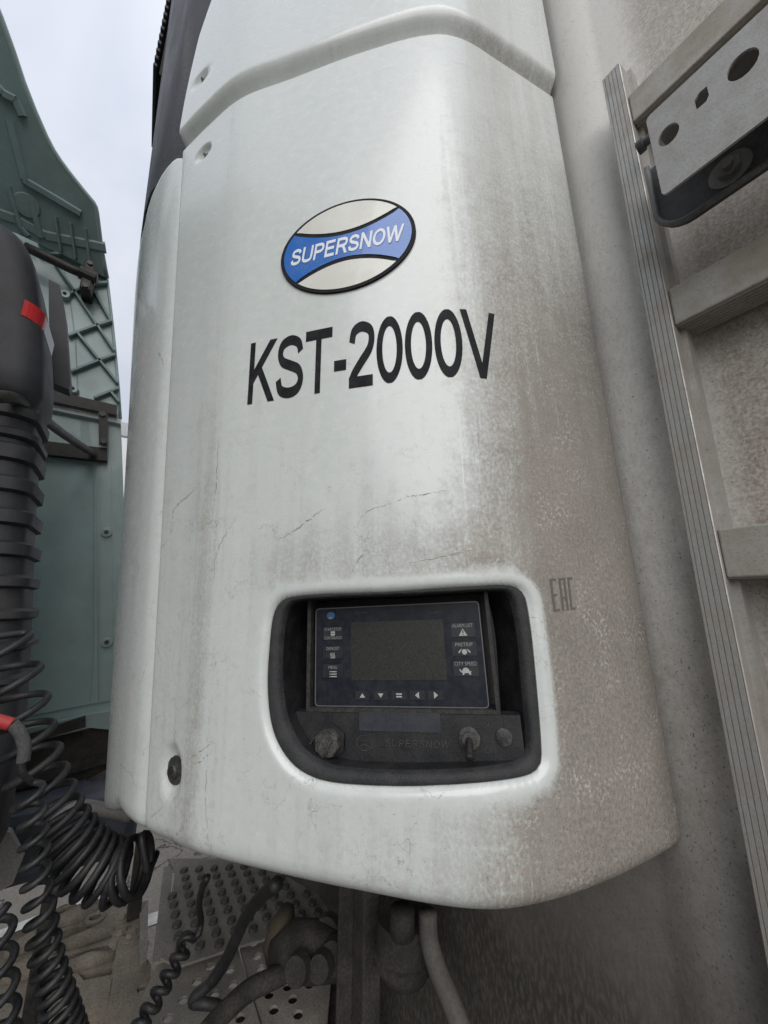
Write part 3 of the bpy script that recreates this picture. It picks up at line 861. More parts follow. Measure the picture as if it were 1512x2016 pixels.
def stroke_text(s, th, shear=0., gap=0.):
    polys = []; x = 0.
    fy = lambda y: th / 2 + (y - .06) / .88 * (1 - th)
    for ch in s:
        adv, paths = GLY[ch]
        for p in paths:
            if p[0] == 'ring':
                _, cx, cy, rx, ry = p
                o_ = [(x + cx + (rx + th / 2) * math.cos(a), .5 + .505 * math.sin(a)) for a in np.linspace(0, 2 * math.pi, 37)[:-1]]
                i_ = [(x + cx + (rx - th / 2) * math.cos(a), .5 + (.5 - th * .92) * math.sin(a)) for a in np.linspace(0, 2 * math.pi, 37)[:-1]]
                polys.append((o_, i_)); continue
            q = [np.array([a, fy(b)]) for a, b in p]
            if len(q) > 5: q = [v[:2] for v in spline([np.array([*v, 0]) for v in q], 5)]
            l_, r_ = [], []
            for i in range(len(q)):
                t0_ = q[i] - q[max(i - 1, 0)]; t1_ = q[min(i + 1, len(q) - 1)] - q[i]
                t0_ = t1_ if i == 0 else t0_; t1_ = t0_ if i == len(q) - 1 else t1_
                n0 = np.array([-t0_[1], t0_[0]]) / np.linalg.norm(t0_); n1 = np.array([-t1_[1], t1_[0]]) / np.linalg.norm(t1_)
                m = n0 + n1; m /= np.linalg.norm(m); k = th / 2 / max(m @ n0, .3)
                l_.append(tuple(q[i] + m * k + np.array([x, 0]))); r_.append(tuple(q[i] - m * k + np.array([x, 0])))
            polys.append((l_ + r_[::-1], None))
        x += adv + gap
    vs = []; es = []
    def addl(lp):
        b_ = len(vs); vs.extend(Vector(p) for p in lp); es.extend((b_ + i, b_ + (i + 1) % len(lp)) for i in range(len(lp)))
    for o_, i_ in polys:
        addl(o_)
        if i_: addl(i_)
    addl([(-1, 0), (x + 1, 0), (x + 1, 1), (-1, 1)])
    for k in range(int(x / .15) + 2): addl([(k * .15 + .003, -.35), (k * .15 + .003, 1.35), (k * .15 + .0031, 1.35)])
    r = delaunay_2d_cdt(vs, es, [], 0, 1e-6); ov = r[0]; fs = []
    for f in r[2]:
        c = (sum(ov[i][0] for i in f) / len(f), sum(ov[i][1] for i in f) / len(f))
        if -.006 < c[1] < 1.006 and (0 < c[1] < 1) and any(in_poly(c, o_) and not (i_ and in_poly(c, i_)) for o_, i_ in polys): fs.append(tuple(f))
    used = sorted({i for f in fs for i in f}); mp_ = {i: k for k, i in enumerate(used)}
    P = np.array([[ov[i][0] + shear * ov[i][1], ov[i][1]] for i in used]); lo, hi = P.min(0), P.max(0)
    return (P - lo) / (hi - lo), [tuple(mp_[i] for i in f) for f in fs]
def f_text(bm, s, cx, cy, w, h, d, **kw):
    vs, fs, _ = text_mesh(s, **kw); O = FO(d)
    add_flat(bm, vs, fs, lambda a, b: O + E1 * (cx + (a - .5) * w) + E2 * (cy + (b - .5) * h))
def f_poly(bm, pts, d, holes=()):
    vs, ts = tri2d(pts, holes); O = FO(d); add_flat(bm, vs, ts, lambda a, b: O + E1 * a + E2 * b)
mmx = (s1 - s0) / 186.0                                        # metres per photo pixel in this plane
def key(px, py, wpx, hpx):
    c = fp(px, py, DM); w, h = wpx * mmx, hpx * mmx
    k = fplate('button', rrect(c[0] - w / 2, c[1] - h / 2, c[0] + w / 2, c[1] + h / 2, .0012, 3), DM + .0009, .002, M_KEY, ctl)
    return c
DI = DM + .0013
def kprint(bm_list):
    pass
def dark_key_text(words, c, dy, w, h, mat):
    bm = nb(); f_text(bm, words, c[0], c[1] + dy * mmx, w * mmx, h * mmx, DI); orient(bm, FN); obj('key_lettering', bm, mat, ctl)
def icon(polys, mat=M_ICON):
    bm = nb()
    for p in polys:
        if isinstance(p, tuple): f_poly(bm, p[0], DI, p[1])
        else: f_poly(bm, p, DI)
    orient(bm, FN); obj('key_symbol', bm, mat, ctl)
def sh(c, pts): return [(c[0] + x * mmx, c[1] + y * mmx) for x, y in pts]
# left column
c = key(656, 1247, 42, 24); dark_key_text('START/STOP', c, 8, 36, 6, M_PRN); dark_key_text('CONTINUOUS', c, -8.5, 37, 6, M_PRN)
icon([(rrect(c[0] - 4.5 * mmx, c[1] - 4.2 * mmx, c[0] + 4.5 * mmx, c[1] + 4.2 * mmx, 1.5 * mmx, 3), [circ((c[0] - 2 * mmx, c[1]), 1.2 * mmx, 8), circ((c[0] + 2 * mmx, c[1]), 1.2 * mmx, 8)])])
c = key(656, 1284, 42, 24); dark_key_text('DEFROST', c, 7, 28, 6, M_PRN)
icon([sh(c, [(x + .8, -10), (x + 1.4, -7), (x - .3, -4), (x + .8, -1.2), (x + 2.0, -1.2), (x + .9, -4), (x + 2.6, -7), (x + 2., -10)]) for x in (-5.5, -2.9, -.3, 2.3)] + [sh(c, [(-5, -11.2), (5, -11.2), (5, -10.2), (-5, -10.2)])])
c = key(656, 1321, 42, 25); dark_key_text('MENU', c, 7, 18, 6, M_PRN)
icon([sh(c, [(-7, y), (-5, y), (-5, y + 2), (-7, y + 2)]) for y in (-11, -6.5, -2)] + [sh(c, [(-3.6, y), (8, y), (8, y + 1.9), (-3.6, y + 1.9)]) for y in (-11, -6.5, -2)])
# right column
c = key(911, 1240, 44, 25); dark_key_text('ALARM LIST', c, 8, 38, 6.5, M_PRN)
icon([(sh(c, [(-8, -10.5), (8, -10.5), (0, 2.5)]), [sh(c, [(-.9, -6.4), (.9, -6.4), (1.1, -1), (-1.1, -1)]), sh(c, [(-.9, -9), (.9, -9), (.9, -7.4), (-.9, -7.4)])])])
c = key(914, 1277, 45, 25); dark_key_text('PRETRIP', c, 7.5, 32, 6.5, M_PRN)
icon([circ((c[0], c[1] - 5.5 * mmx), 4.8 * mmx, 16),
      sh(c, [(-11.5, -5.5), (-7, -1.4), (-4, .3), (-6, -3), (-5.9, -8), (-9.3, -8.6)][:4] + [(-8.2, -5.8), (-9.8, -8)]),
      sh(c, [(11.5, -5.5), (9.8, -8), (8.2, -5.8), (6, -3), (4, .3), (7, -1.4)])])
c = key(917, 1316, 46, 26); dark_key_text('CITY SPEED', c, 8.5, 40, 6.5, M_PRN)
icon([sh(c, [(-7, -5.5), (-6.3, -2.2), (-4, .6), (-.5, 1.8), (3, 1.0), (6, -1.8), (7.4, -5.2), (10.5, -3.8), (8.6, -7.2), (9.2, -10.4), (6, -10.6), (4.5, -7.8), (-2.5, -7.8), (-4, -10.6), (-7, -10.6), (-6, -7.5),
              (-9, -6), (-12, -2.2), (-10.4, -.6), (-8, -3.6)])])
# bottom row
for px, kind in ((714, 'u'), (750, 'd'), (786, 'e'), (822, 'l'), (858, 'r')):
    c = key(px, 1369 - (px - 714) * .006, 28, 16)
    t = {'u': [[(-5.5, -3.6), (5.5, -3.6), (0, 4.2)]], 'd': [[(-5.5, 3.6), (0, -4.2), (5.5, 3.6)]], 'e': [[(-5.5, 1), (5.5, 1), (5.5, 3.6), (-5.5, 3.6)], [(-5.5, -3.6), (5.5, -3.6), (5.5, -1), (-5.5, -1)]],
         'l': [[(3.2, -6), (3.2, 6), (-4.4, 0)]], 'r': [[(-3.2, -6), (4.4, 0), (-3.2, 6)]]}[kind]
    icon([sh(c, p) for p in t])
# tiny badge and lamps text at the top of the bezel
c = fp(652, 1212, DM); bm = nb(); f_poly(bm, circ(c, 9 * mmx, 18, 7.5 * mmx), DI); orient(bm, FN); obj('round_badge', bm, flat('dim_blue_badge', (.03, .11, .22), .5), ctl)
bm = nb(); f_poly(bm, [(c[0] - 5 * mmx, c[1] - 6 * mmx), (c[0] + 5 * mmx, c[1] - 6 * mmx), (c[0] + 3 * mmx, c[1] - 3.6 * mmx), (c[0] - 3 * mmx, c[1] - 3.6 * mmx)], DI + .0003); orient(bm, FN); obj('badge_crescent', bm, M_PRN, ctl)
for s, px, w in (('POWER', 712, 26), ('ALARM', 855, 24)):
    c = fp(px, 1206, DM); bm = nb(); f_text(bm, s, c[0], c[1], w * mmx, 5 * mmx, DI); orient(bm, FN); obj('lamp_lettering', bm, M_PRN_D, ctl)

# recess frame: raised border on the left / bottom / right of the bezel, and the plate below
DL = -.034
fr_o = [fp(590, 1160, DL), fp(985, 1160, DL), fp(985, 1405, DL), fp(590, 1408, DL)]
ox0, ox1 = fp(604, 1300, DL)[0], fp(984, 1390, DL)[0]; oy0 = fp(800, 1404, DL)[1]; oy1 = fp(800, 1150, DL)[1]
gx0, gx1, gy0 = fp(611, 1300, DL)[0], fp(976, 1390, DL)[0], fp(800, 1396, DL)[1]
M_DUSTE = dusty('dusty_plastic_edge', (.016, .016, .016), (.075, .07, .062), .5, 120, .7, 0, 500, 0, .2)
fplate('frame_rim', [(ox0, oy1), (gx0, oy1), (gx0, gy0), (gx1, gy0), (gx1, oy1), (ox1, oy1), (ox1, oy0), (ox0, oy0)], DL, .03, M_DUSTE, unit)
lp_pts = [fp(575, 1408, DL), fp(1005, 1403, DL), fp(1012, 1503, DL), fp(620, 1508, DL), fp(590, 1500, DL)]
lp = fplate('switch_plate', [(ox0 - .03, oy0 - .0005), (ox0 - .03, fp(620, 1508, DL)[1]), (ox1 + .02, fp(1000, 1505, DL)[1]), (ox1 + .02, oy0 - .0005)], DL - .001, .02, M_PLA, unit)
DP = DL - .001
bm = nb(); add_plate(bm, [(ox1 + .0025, oy0), (ox1 + .0035, oy0), (ox1 + .0035, fp(1000, 1505, DL)[1]), (ox1 + .0025, fp(1000, 1505, DL)[1])], [], FO(DP + .001), E1, E2, .002); fin(bm); obj('ridge', bm, M_DUSTE, lp)
la, lb = fp(708, 1438, DP), fp(866, 1404, DP)
fplate('blank_label', [(la[0], la[1]), (lb[0], la[1]), (lb[0], lb[1]), (la[0], lb[1])], DP + .0012, .002, M_LBL, lp)
def fpt(x, y, d):
    a = fp(x, y, d); return FO(d) + E1 * a[0] + E2 * a[1]
# usb port cap: fluted knob on a hexagon flange, with a wire lanyard
c0 = fpt(651, 1458, DP)
port = None
bm = nb(); add_cyl(bm, c0 + E1 * .002 + E2 * .001, FN, .0185, .005, n=6); port = obj('port_cap', bm, M_PLA, lp) if False else obj('port_cap', bm, M_PLA, unit)
bm = nb(); ringp = []
n = 32; prof_k = [(.0148, .004), (.0150, .013), (.0135, .016), (.004, .0165)]
rr_ = []
for (r, h) in prof_k:
    rr_.append([bm.verts.new(V(c0 + FN * h + (E1 * math.cos(2 * math.pi * k / n) + E2 * math.sin(2 * math.pi * k / n)) * r * (1 - (.06 if k % 4 in (0, 1) and r > .01 else 0)))) for k in range(n)])
for i in range(len(rr_) - 1):
    for k in range(n): bm.faces.new((rr_[i][k], rr_[i][(k + 1) % n], rr_[i + 1][(k + 1) % n], rr_[i + 1][k]))
bm.faces.new(rr_[-1]); fin(bm); M_CAP = dusty('dusty_cap', (.022, .022, .023), (.12, .11, .10), .8, 90, .6, 0, 500, 0, .3)
kb = obj('knob', bm, M_CAP, port)
bm = nb(); add_cyl(bm, c0 + FN * .0165, FN, .0028, .0025, n=10); obj('rivet', bm, M_CAP, port)
lan = [fpt(x, y, d) for x, y, d in ((652, 1458, DP + .019), (645, 1470, DP + .021), (638, 1490, DP + .018), (627, 1502, DP + .012), (612, 1506, DP + .008), (602, 1498, DP + .006), (603, 1480, DP + .006), (615, 1458, DP + .005), (628, 1446, DP + .004))]
bm = nb(); add_tube(bm, spline(lan, 6), .0010, 6); obj('lanyard', bm, M_CAP, port, True)
# usb sign, embossed name and oval, ON / OFF
def emb(fn, name, mat=M_DUSTE):
    bm = nb(); fn(bm); orient(bm, FN); obj(name, bm, mat, lp)
M_EMB = dusty('raised_lettering', (.030, .030, .032), (.085, .08, .075), .5, 90, .5, 0, 500, 0, .1)
def usb(bm):
    c = fp(592, 1452, DP); k = mmx * 1.0
    f_poly(bm, sh(c, [(-14, -.8), (12, -.8), (12, -2), (16, 0), (12, 2), (12, .8), (-14, .8)]), DP + .0008)
    f_poly(bm, circ((c[0] - 15 * k, c[1]), 2.4 * k, 10), DP + .0009)
    f_poly(bm, sh(c, [(-6, .8), (-2, 5), (5, 5), (5, 4), (-1.4, 4), (-4.5, .8)]), DP + .0008)
    f_poly(bm, sh(c, [(-2, -.8), (2, -5), (9, -5), (9, -4), (2.6, -4), (-.5, -.8)]), DP + .0008)
emb(usb, 'usb_sign', M_EMB)
c = fp(826, 1464, DP)
NAME = stroke_text('SUPERSNOW', .15, .18, .12)
emb(lambda bm: add_flat(bm, NAME[0], NAME[1], lambda a, b: FO(DP + .0008) + E1 * (c[0] - 4 * mmx + (a - .5) * 118 * mmx) + E2 * (c[1] + (b - .5) * 12 * mmx)), 'raised_name', M_EMB)
cR = fp(885, 1459, DP)
emb(lambda bm: f_poly(bm, circ(cR, 3.2 * mmx, 12), DP + .0008, [circ(cR, 2.3 * mmx, 12)]), 'trademark_ring', M_EMB)
cO = fp(718, 1462, DP)
def oval(bm):
    f_poly(bm, circ(cO, 16 * mmx, 28, 13.5 * mmx), DP + .0008, [circ(cO, 14.6 * mmx, 28, 12.2 * mmx)])
    for sg in (1, -1):
        arc = [(-11.5 + 23 * t, sg * (8.2 - 4.6 * math.sin(math.pi * t))) for t in np.linspace(0, 1, 9)]
        f_poly(bm, sh(cO, arc + [(x, y - sg * 1.4) for x, y in arc[::-1]]), DP + .0009)
emb(oval, 'raised_oval', M_EMB)
c = fp(960, 1428, DP); emb(lambda bm: f_text(bm, 'ON', c[0], c[1], 17 * mmx, 9 * mmx, DP + .0008), 'on_mark', M_EMB)
c = fp(967, 1477, DP); emb(lambda bm: f_text(bm, 'OFF', c[0], c[1], 21 * mmx, 9 * mmx, DP + .0008), 'off_mark', M_EMB)
# toggle switch
c0 = fpt(924, 1452, DP)
bm = nb(); add_tube(bm, [c0, c0 + FN * .004, c0 + FN * .005], [.0115, .0115, .0095], 20)
sw = obj('toggle_switch', bm, M_CAP, unit); smooth_by_angle(sw)
bm = nb(); add_tube(bm, [c0, c0 + FN * .009, c0 + FN * .010], [.0075, .0075, .006], 16); smooth_by_angle(obj('collar', bm, M_CAP, sw))
bm = nb(); add_tube(bm, spline([c0 + FN * .008, c0 + FN * .016 - E2 * .004, c0 + FN * .024 - E2 * .010, c0 + FN * .027 - E2 * .0125], 4), [.0038] * 9 + [.0046] * 3 + [.003], 12); obj('lever', bm, M_PLA, sw, True)
c0 = fpt(992, 1451, DP)
bm = nb(); add_tube(bm, [c0, c0 + FN * .002, c0 + FN * .0028], [.0088, .0088, .007], 18); smooth_by_angle(obj('blanking_plug', bm, M_CAP, unit))

# --- lettering and badge laid on the panel
def lay(name, vs, fs, s0, s1, z0, z1, off, mat, parent=unit, mapf=None):
    bm = nb()
    def f3(a, b):
        s = s0 + (s1 - s0) * a; z = z0 + (z1 - z0) * b
        u = s2u(s); return S(u, z) + Sn(u, z) * off
    add_flat(bm, vs, fs, f3)
    u = s2u((s0 + s1) / 2); orient(bm, Sn(u, (z0 + z1) / 2))
    return obj(name, bm, mat, parent)
def refine(vs, fs, step=.02):
    """re-triangulate a filled outline finely enough to follow the curved panel"""
    bm = nb(); V_ = [bm.verts.new((p[0], p[1], 0)) for p in vs]
    for f in fs:
        try: bm.faces.new([V_[i] for i in f])
        except ValueError: pass
    for k in range(1, int(1 / step)):
        bmesh.ops.bisect_plane(bm, geom=list(bm.verts) + list(bm.edges) + list(bm.faces), dist=1e-6, plane_co=(k * step, 0, 0), plane_no=(1, 0, 0))
    bm.verts.index_update()
    v2 = [np.array(v.co[:2]) for v in bm.verts]; f2 = [tuple(v.index for v in f.verts) for f in bm.faces]; bm.free(); return v2, f2
sL, zL = inv_s(491, 735); sR, zR = inv_s(977, 655)
zk0, zk1 = .2855, .391
vs, fs = stroke_text('KST-2000V', .162, 0., -.01)
lay('model_lettering', vs, fs, sL, sR, zk0, zk1, .0006, M_INK)

# badge
bC = np.array(inv_s(688, 488)); bT, bB = inv_s(712, 394), inv_s(648, 582); bL, bR = inv_s(555, 520), inv_s(819, 455)
ba = abs(bL[0] - bR[0]) / 2; bb = (bT[1] - bB[1]) / 2; bC = np.array([(bL[0] + bR[0]) / 2, (bT[1] + bB[1]) / 2])
sgn = -1 if sR < sL else 1                                     # +s runs to the left in the picture
def B3(x, y, off):
    s = bC[0] + sgn * x * ba; z = bC[1] + y * bb; u = s2u(s); return S(u, z) + Sn(u, z) * off
def badge_poly(name, pts, off, mat, holes=(), parent=None, th=0):
    vs, ts = tri2d(pts, holes); bm = nb(); add_flat(bm, vs, ts, lambda a, b: B3(a, b, off)); orient(bm, Sn(s2u(bC[0]), bC[1]))
    if th:
        ed = [e for e in bm.edges if len(e.link_faces) == 1]
        r = bmesh.ops.extrude_edge_only(bm, edges=ed)
        n = V(Sn(s2u(bC[0]), bC[1]))
        for v in [g for g in r['geom'] if isinstance(g, bmesh.types.BMVert)]: v.co -= n * th
    return obj(name, bm, mat, parent or unit)
oval_p = circ((0, 0), 1, 72)
badge = badge_poly('oval_badge', oval_p, .0035, M_INK, th=.0034)
up_arc = [(x, .27 + .34 * (abs(x + .02) / .86) ** 1.9) for x in np.linspace(-.84, .84, 25)]
lo_arc = [(x, -.33 - .33 * (abs(x - .02) / .82) ** 1.9) for x in np.linspace(-.80, .80, 25)]
def inside(r0):
    return lambda p: math.hypot(*p) < r0
RIN = .945
def clip_arc(arc): return [p for p in arc if math.hypot(*p) < RIN + .0]
def ell_between(a0, a1, n=26): return [(RIN * math.cos(a0 + (a1 - a0) * k / n), RIN * math.sin(a0 + (a1 - a0) * k / n)) for k in range(n + 1)]
ua, la_ = clip_arc(up_arc), clip_arc(lo_arc)
g_ = .045
uaR, uaL = math.atan2(ua[-1][1], ua[-1][0]), math.atan2(ua[0][1], ua[0][0])
laR, laL = math.atan2(la_[-1][1], la_[-1][0]), math.atan2(la_[0][1], la_[0][0]) % (2 * math.pi)
top_lens = ell_between(uaR + g_ * .6, uaL - g_ * .6) + [(x, y + g_) for x, y in ua if math.hypot(x, y + g_) < RIN - .01]
bot_lens = ell_between(laL + g_ * .6, laR % (2 * math.pi) - g_ * .6) + [(x, y - g_) for x, y in la_[::-1] if math.hypot(x, y - g_) < RIN - .01]
badge_poly('badge_field', top_lens, .0041, M_LENS, parent=badge)
badge_poly('badge_field', bot_lens, .0041, M_LENS, parent=badge)
band = ell_between(laR + g_ * .6, uaR - g_ * .6, 14) + [(x, y - g_) for x, y in ua[::-1] if math.hypot(x, y - g_) < RIN - .01] \
    + ell_between(uaL + g_ * .6, laL - g_ * .6, 14) + [(x, y + g_) for x, y in la_ if math.hypot(x, y + g_) < RIN - .01]
badge_poly('badge_band', band, .0041, M_BLUE, parent=badge)
vs, fs = stroke_text('SUPERSNOW', .185, .21, .05)
bm = nb(); add_flat(bm, vs, fs, lambda a, b: B3(-.83 + 1.68 * a, -.20 + .36 * b, .0046)); orient(bm, Sn(s2u(bC[0]), bC[1])); obj('badge_lettering', bm, M_WTXT, badge)

# worn conformity mark on the right-hand side, and its clear film
def bars(name, quads, c_tl, c_tr, c_br, c_bl, off, mat):
    A, B, C, D = [np.array(inv_s(*q)) for q in (c_tl, c_tr, c_br, c_bl)]
    bm = nb()
    for q in quads:
        vv = []
        for (a, b) in q:
            P = (A * (1 - a) + B * a) * (1 - b) + (D * (1 - a) + C * a) * b
            u = s2u(P[0]); vv.append(bm.verts.new(V(S(u, P[1]) + Sn(u, P[1]) * off)))
        bm.faces.new(vv)
    orient(bm, Sn(s2u(inv_s(*c_tl)[0]), inv_s(*c_tl)[1])); return obj(name, bm, mat, unit)
def rq(x0, y0, x1, y1): return [(x0, y0), (x1, y0), (x1, y1), (x0, y1)]
bars('conformity_mark', [rq(0, 0, .10, 1), rq(.10, 0, .27, .07), rq(.10, .47, .23, .54), rq(.10, .93, .27, 1),
                         rq(.38, 0, .47, 1), rq(.47, 0, .58, .07), rq(.58, 0, .67, 1), rq(.47, .58, .58, .65),
                         rq(.77, 0, .86, 1), rq(.86, 0, 1, .07), rq(.86, .93, 1, 1)], (1081, 1140), (1126, 1136), (1133, 1200), (1090, 1204), .0005, M_EAC)

# a few long cracks in the lacquer
M_CRK = flat('crack_line', (.27, .24, .20), .8)
def crack(pxs, w):
    P = [np.array(inv_s(*p)) for p in pxs]
    Q = spline([np.array([p[0], p[1], 0]) for p in P], 10)
    bm = nb(); prev = None
    for i, q in enumerate(Q):
        t = Q[min(i + 1, len(Q) - 1)] - Q[max(i - 1, 0)]; t /= np.linalg.norm(t) + 1e-9
        nrm = np.array([-t[1], t[0]]); ww = w * random.uniform(.15, 1.0) * math.sin(math.pi * (i + .6) / (len(Q) + .2))
        c = q[:2] + nrm * random.uniform(-1, 1) * .0012
        pr = []
        for sg in (-1, 1):
            s, z = c + nrm * ww * sg; u = s2u(s); pr.append(bm.verts.new(V(S(u, z) + Sn(u, z) * .0003)))
        if prev and random.random() > .22: bm.faces.new((prev[0], prev[1], pr[1], pr[0]))
        prev = pr
    m = P[len(P) // 2]; orient(bm, Sn(s2u(m[0]), m[1])); obj('lacquer_crack', bm, M_CRK, unit)
for c_, w_ in (([(400, 935), (385, 962), (360, 985), (342, 1005), (336, 1050), (318, 1080)], .0009), ([(640, 1000), (610, 1022), (575, 1048), (540, 1066)], .0009),
               ([(470, 1010), (440, 1060), (425, 1100), (420, 1150)], .0006), ([(810, 975), (770, 990), (720, 1010), (700, 1040)], .0006),
               ([(420, 1460), (395, 1480), (368, 1498)], .0007), ([(420, 1475), (400, 1495), (365, 1515)], .0006), ([(880, 965), (830, 975), (790, 978)], .0006),
               ([(330, 1580), (310, 1600), (295, 1610)], .0006), ([(430, 870), (426, 950), (420, 1010)], .0010), ([(760, 1060), (715, 1090), (690, 1130)], .0006),
               ([(380, 1600), (350, 1640), (320, 1665)], .0006), ([(408, 1480), (405, 1570), (410, 1660)], .0007), ([(950, 1080), (870, 1095), (800, 1110)], .0005),
               ([(310, 690), (318, 705), (322, 725)], .0012)):
    crack(c_, w_)

# ================================================================== LADDER
LY = -.540
lad = thing('ladder', 'grey aluminium ladder with grooved rails fixed upright to the trailer wall', 'ladder', (-.08, LY, -1.0))
def rail(xl, xr, flip=False):
    """extruded rail: front face with five grooves, box behind"""
    w = xl - xr; pr = []
    n = 5
    pr.append((xl, LY - .040)); pr.append((xl, LY - .0015)); pr.append((xl - .001, LY))
    for k in range(n):
        a = xl - w * (k + .62) / n + .0; b = xl - w * (k + .80) / n; gx = .0016
        pr += [(a, LY), (a - .0006, LY - gx), (b + .0006, LY - gx), (b, LY)]
    pr += [(xr, LY - .0010), (xr, LY - .022), (xr - .006, LY - .022), (xr - .006, LY - .040)]
    bm = nb(); z0, z1 = -1.0, .829
    A = [bm.verts.new((x, y, z0)) for x, y in pr]; B = [bm.verts.new((x, y, z1)) for x, y in pr]
    for i in range(len(pr)): bm.faces.new((A[i], A[(i + 1) % len(pr)], B[(i + 1) % len(pr)], B[i]))
    bm.faces.new(A); bm.faces.new(B[::-1]); return fin(bm)
obj('rail', rail(.180, .153), M_ALU, lad)
obj('rail', rail(-.300, -.327), M_ALU, lad)
bm = nb(); add_box(bm, (-.299, LY - .052, 0), (.1525, LY - .005, .054), .002)
for k in range(7):                                             # shallow ribs under the tread
    y = LY - .010 - k * .006; add_box(bm, (-.299, y - .0012, -.0012), (.1525, y + .0012, .0005))
fin(bm); rme = None
zr = [.704, .349, .028, -.30, -.63, -.94]
b0 = base_of(lad)
first = None
rme = bpy.data.meshes.new('rung'); bm.to_mesh(rme); bm.free(); rme.materials.append(M_ALU_D)
for z in zr: inst('rung', rme, None, lad, Matrix.Translation((0, 0, z)))
# stand-off feet
for z in (.62, -.1, -.75):
    for x in (.150, -.306):
        bm = nb(); add_box(bm, (x - .012, LY - .039, z - .02), (x - .002, WY + .001, z + .02), .002); obj('mounting_foot', bm, M_ALU, lad)

# ---- holder plate bolted in front of the ladder
FYP = -.455
hb = thing('cable_holder', 'galvanised cable holder plate with round holes bolted in front of the ladder top', 'bracket', at(1300, 390, 1, FYP))
E1w, E2w = np.array([-1., 0, 0]), np.array([0, 0, 1.])
def wp(x, y, yy): q = at(x, y, 1, yy); return (-q[0], q[2])
tl_, bl_ = wp(1272, 233, FYP), wp(1303, 388, FYP)
xl = (tl_[0] + bl_[0]) / 2; zt_, zb_ = tl_[1], bl_[1]
xr = xl + .42
hol = [circ(wp(1316, 265, FYP), .0105, 18, .0125), circ(wp(1462, 127, FYP), .0125, 18, .0145)]
hc = wp(1381, 193, FYP); hol.append([(hc[0] - .006, hc[1] - .009), (hc[0] + .003, hc[1] - .009), (hc[0] + .006, hc[1] - .004), (hc[0] + .006, hc[1] + .009), (hc[0] - .001, hc[1] + .009), (hc[0] - .006, hc[1] + .004)])
bm = nb(); add_plate(bm, rrect(xl, zb_, xr, zt_, .006), hol, np.array([0, FYP, 0]), E1w, E2w, .003); fin(bm); obj('front_plate', bm, M_BRKT, hb)
BYP = -.522
b_l = wp(1262, 265, BYP)[0]; b_bot = wp(1340, 447, BYP)[1]; b_t = zt_ + .0
pts = [(b_l, b_t), (b_l, b_bot + .035)] + [(b_l + .035 - .035 * math.cos(t), b_bot + .035 - .035 * math.sin(t)) for t in np.linspace(.2, math.pi / 2, 6)] + [(xr, b_bot), (xr, b_t)]
bm = nb(); add_plate(bm, pts, [], np.array([0, BYP, 0]), E1w, E2w, .004); fin(bm); obj('back_plate', bm, M_BRKT_D, hb)
bm = nb(); add_box(bm, (-xr, BYP, zt_ - .001), (-xl - .001, FYP - .0035, zt_ + .003)); obj('web', bm, M_BRKT, hb)
bm = nb(); lip = [(b_l, b_t), (b_l, b_bot + .035)] + [(b_l + .035 - .035 * math.cos(t), b_bot + .035 - .035 * math.sin(t)) for t in np.linspace(.2, math.pi / 2, 6)] + [(xr, b_bot)]
add_tube(bm, [np.array([-a, BYP + .006, b]) for a, b in lip], .0036, 8); obj('rolled_edge', bm, dusty('worn_grey_edge', (.13, .13, .135), (.24, .23, .22), .5, 40, .45, .3, 300), hb, True)
c0 = at(1438, 335, 1, BYP)
bm = nb(); add_cyl(bm, c0, (0, 1, 0), .020, .0025, n=22); add_cyl(bm, c0 + np.array([0, .0025, 0]), (0, 1, 0), .012, .006, n=6); add_cyl(bm, c0 + np.array([0, .0085, 0]), (0, 1, 0), .006, .006, n=10); fin(bm)
obj('bolt', bm, M_STEEL, hb)
c0 = at(1262, 288, 1, BYP - .004); 
bm = nb(); add_cyl(bm, c0 + np.array([-.004, 0, 0]), (1, 0, 0), .009, .008, n=14); add_cyl(bm, c0 + np.array([-.02, 0, 0]), (1, 0, 0), .006, .02, n=12); fin(bm); obj('bolt', bm, M_BRKT_D, hb)

# ================================================================== TRUCK (cab rear, far side fairing, air intake, chassis)
FX = 2.20
truck = thing('truck', 'turquoise truck tractor with black air intake stack standing left of the gap', 'truck', (1.0, .9, GZ))
E1x, E2x = np.array([0, -1., 0]), np.array([0, 0, 1.])
def xp(x, y, X=FX): q = at(x, y, 0, X); return (-q[1], q[2])
def xplate(name, pxs, X, th, mat, parent, holes=()):
    bm = nb(); add_plate(bm, [xp(a, b, X) for a, b in pxs], [[xp(a, b, X) for a, b in h] for h in holes], np.array([X, 0, 0]), E1x, E2x, th); fin(bm)
    return obj(name, bm, mat, parent)
def c2(l): return [(x / 4.033, 400 + y / 4.033) for x, y in l]
def c1(l): return [(x / 3.36, y / 3.36) for x, y in l]
def c3(l): return [(x / 3.1, 850 + y / 3.1) for x, y in l]
def bar(bm, pxs, X, w, t, lift=0):
    """rib: rectangular bar along a sight-line polyline on the plane x = X"""
    P = [at(a, b, 0, X) for a, b in pxs]
    for a, b in zip(P[:-1], P[1:]):
        d = b - a; L_ = np.linalg.norm(d); d /= L_; s = np.cross(d, np.array([1., 0, 0])); s /= np.linalg.norm(s)
        vs = []
        for e in (a, b):
            for k in (-1, 1):
                for h in (0.002, -t): vs.append(bm.verts.new(V(e + s * k * w / 2 + np.array([h - lift, 0, 0]))))
        for f in ((0, 1, 3, 2), (4, 6, 7, 5), (0, 4, 5, 1), (2, 3, 7, 6), (1, 5, 7, 3), (0, 2, 6, 4)): bm.faces.new([vs[i] for i in f])
    return bm
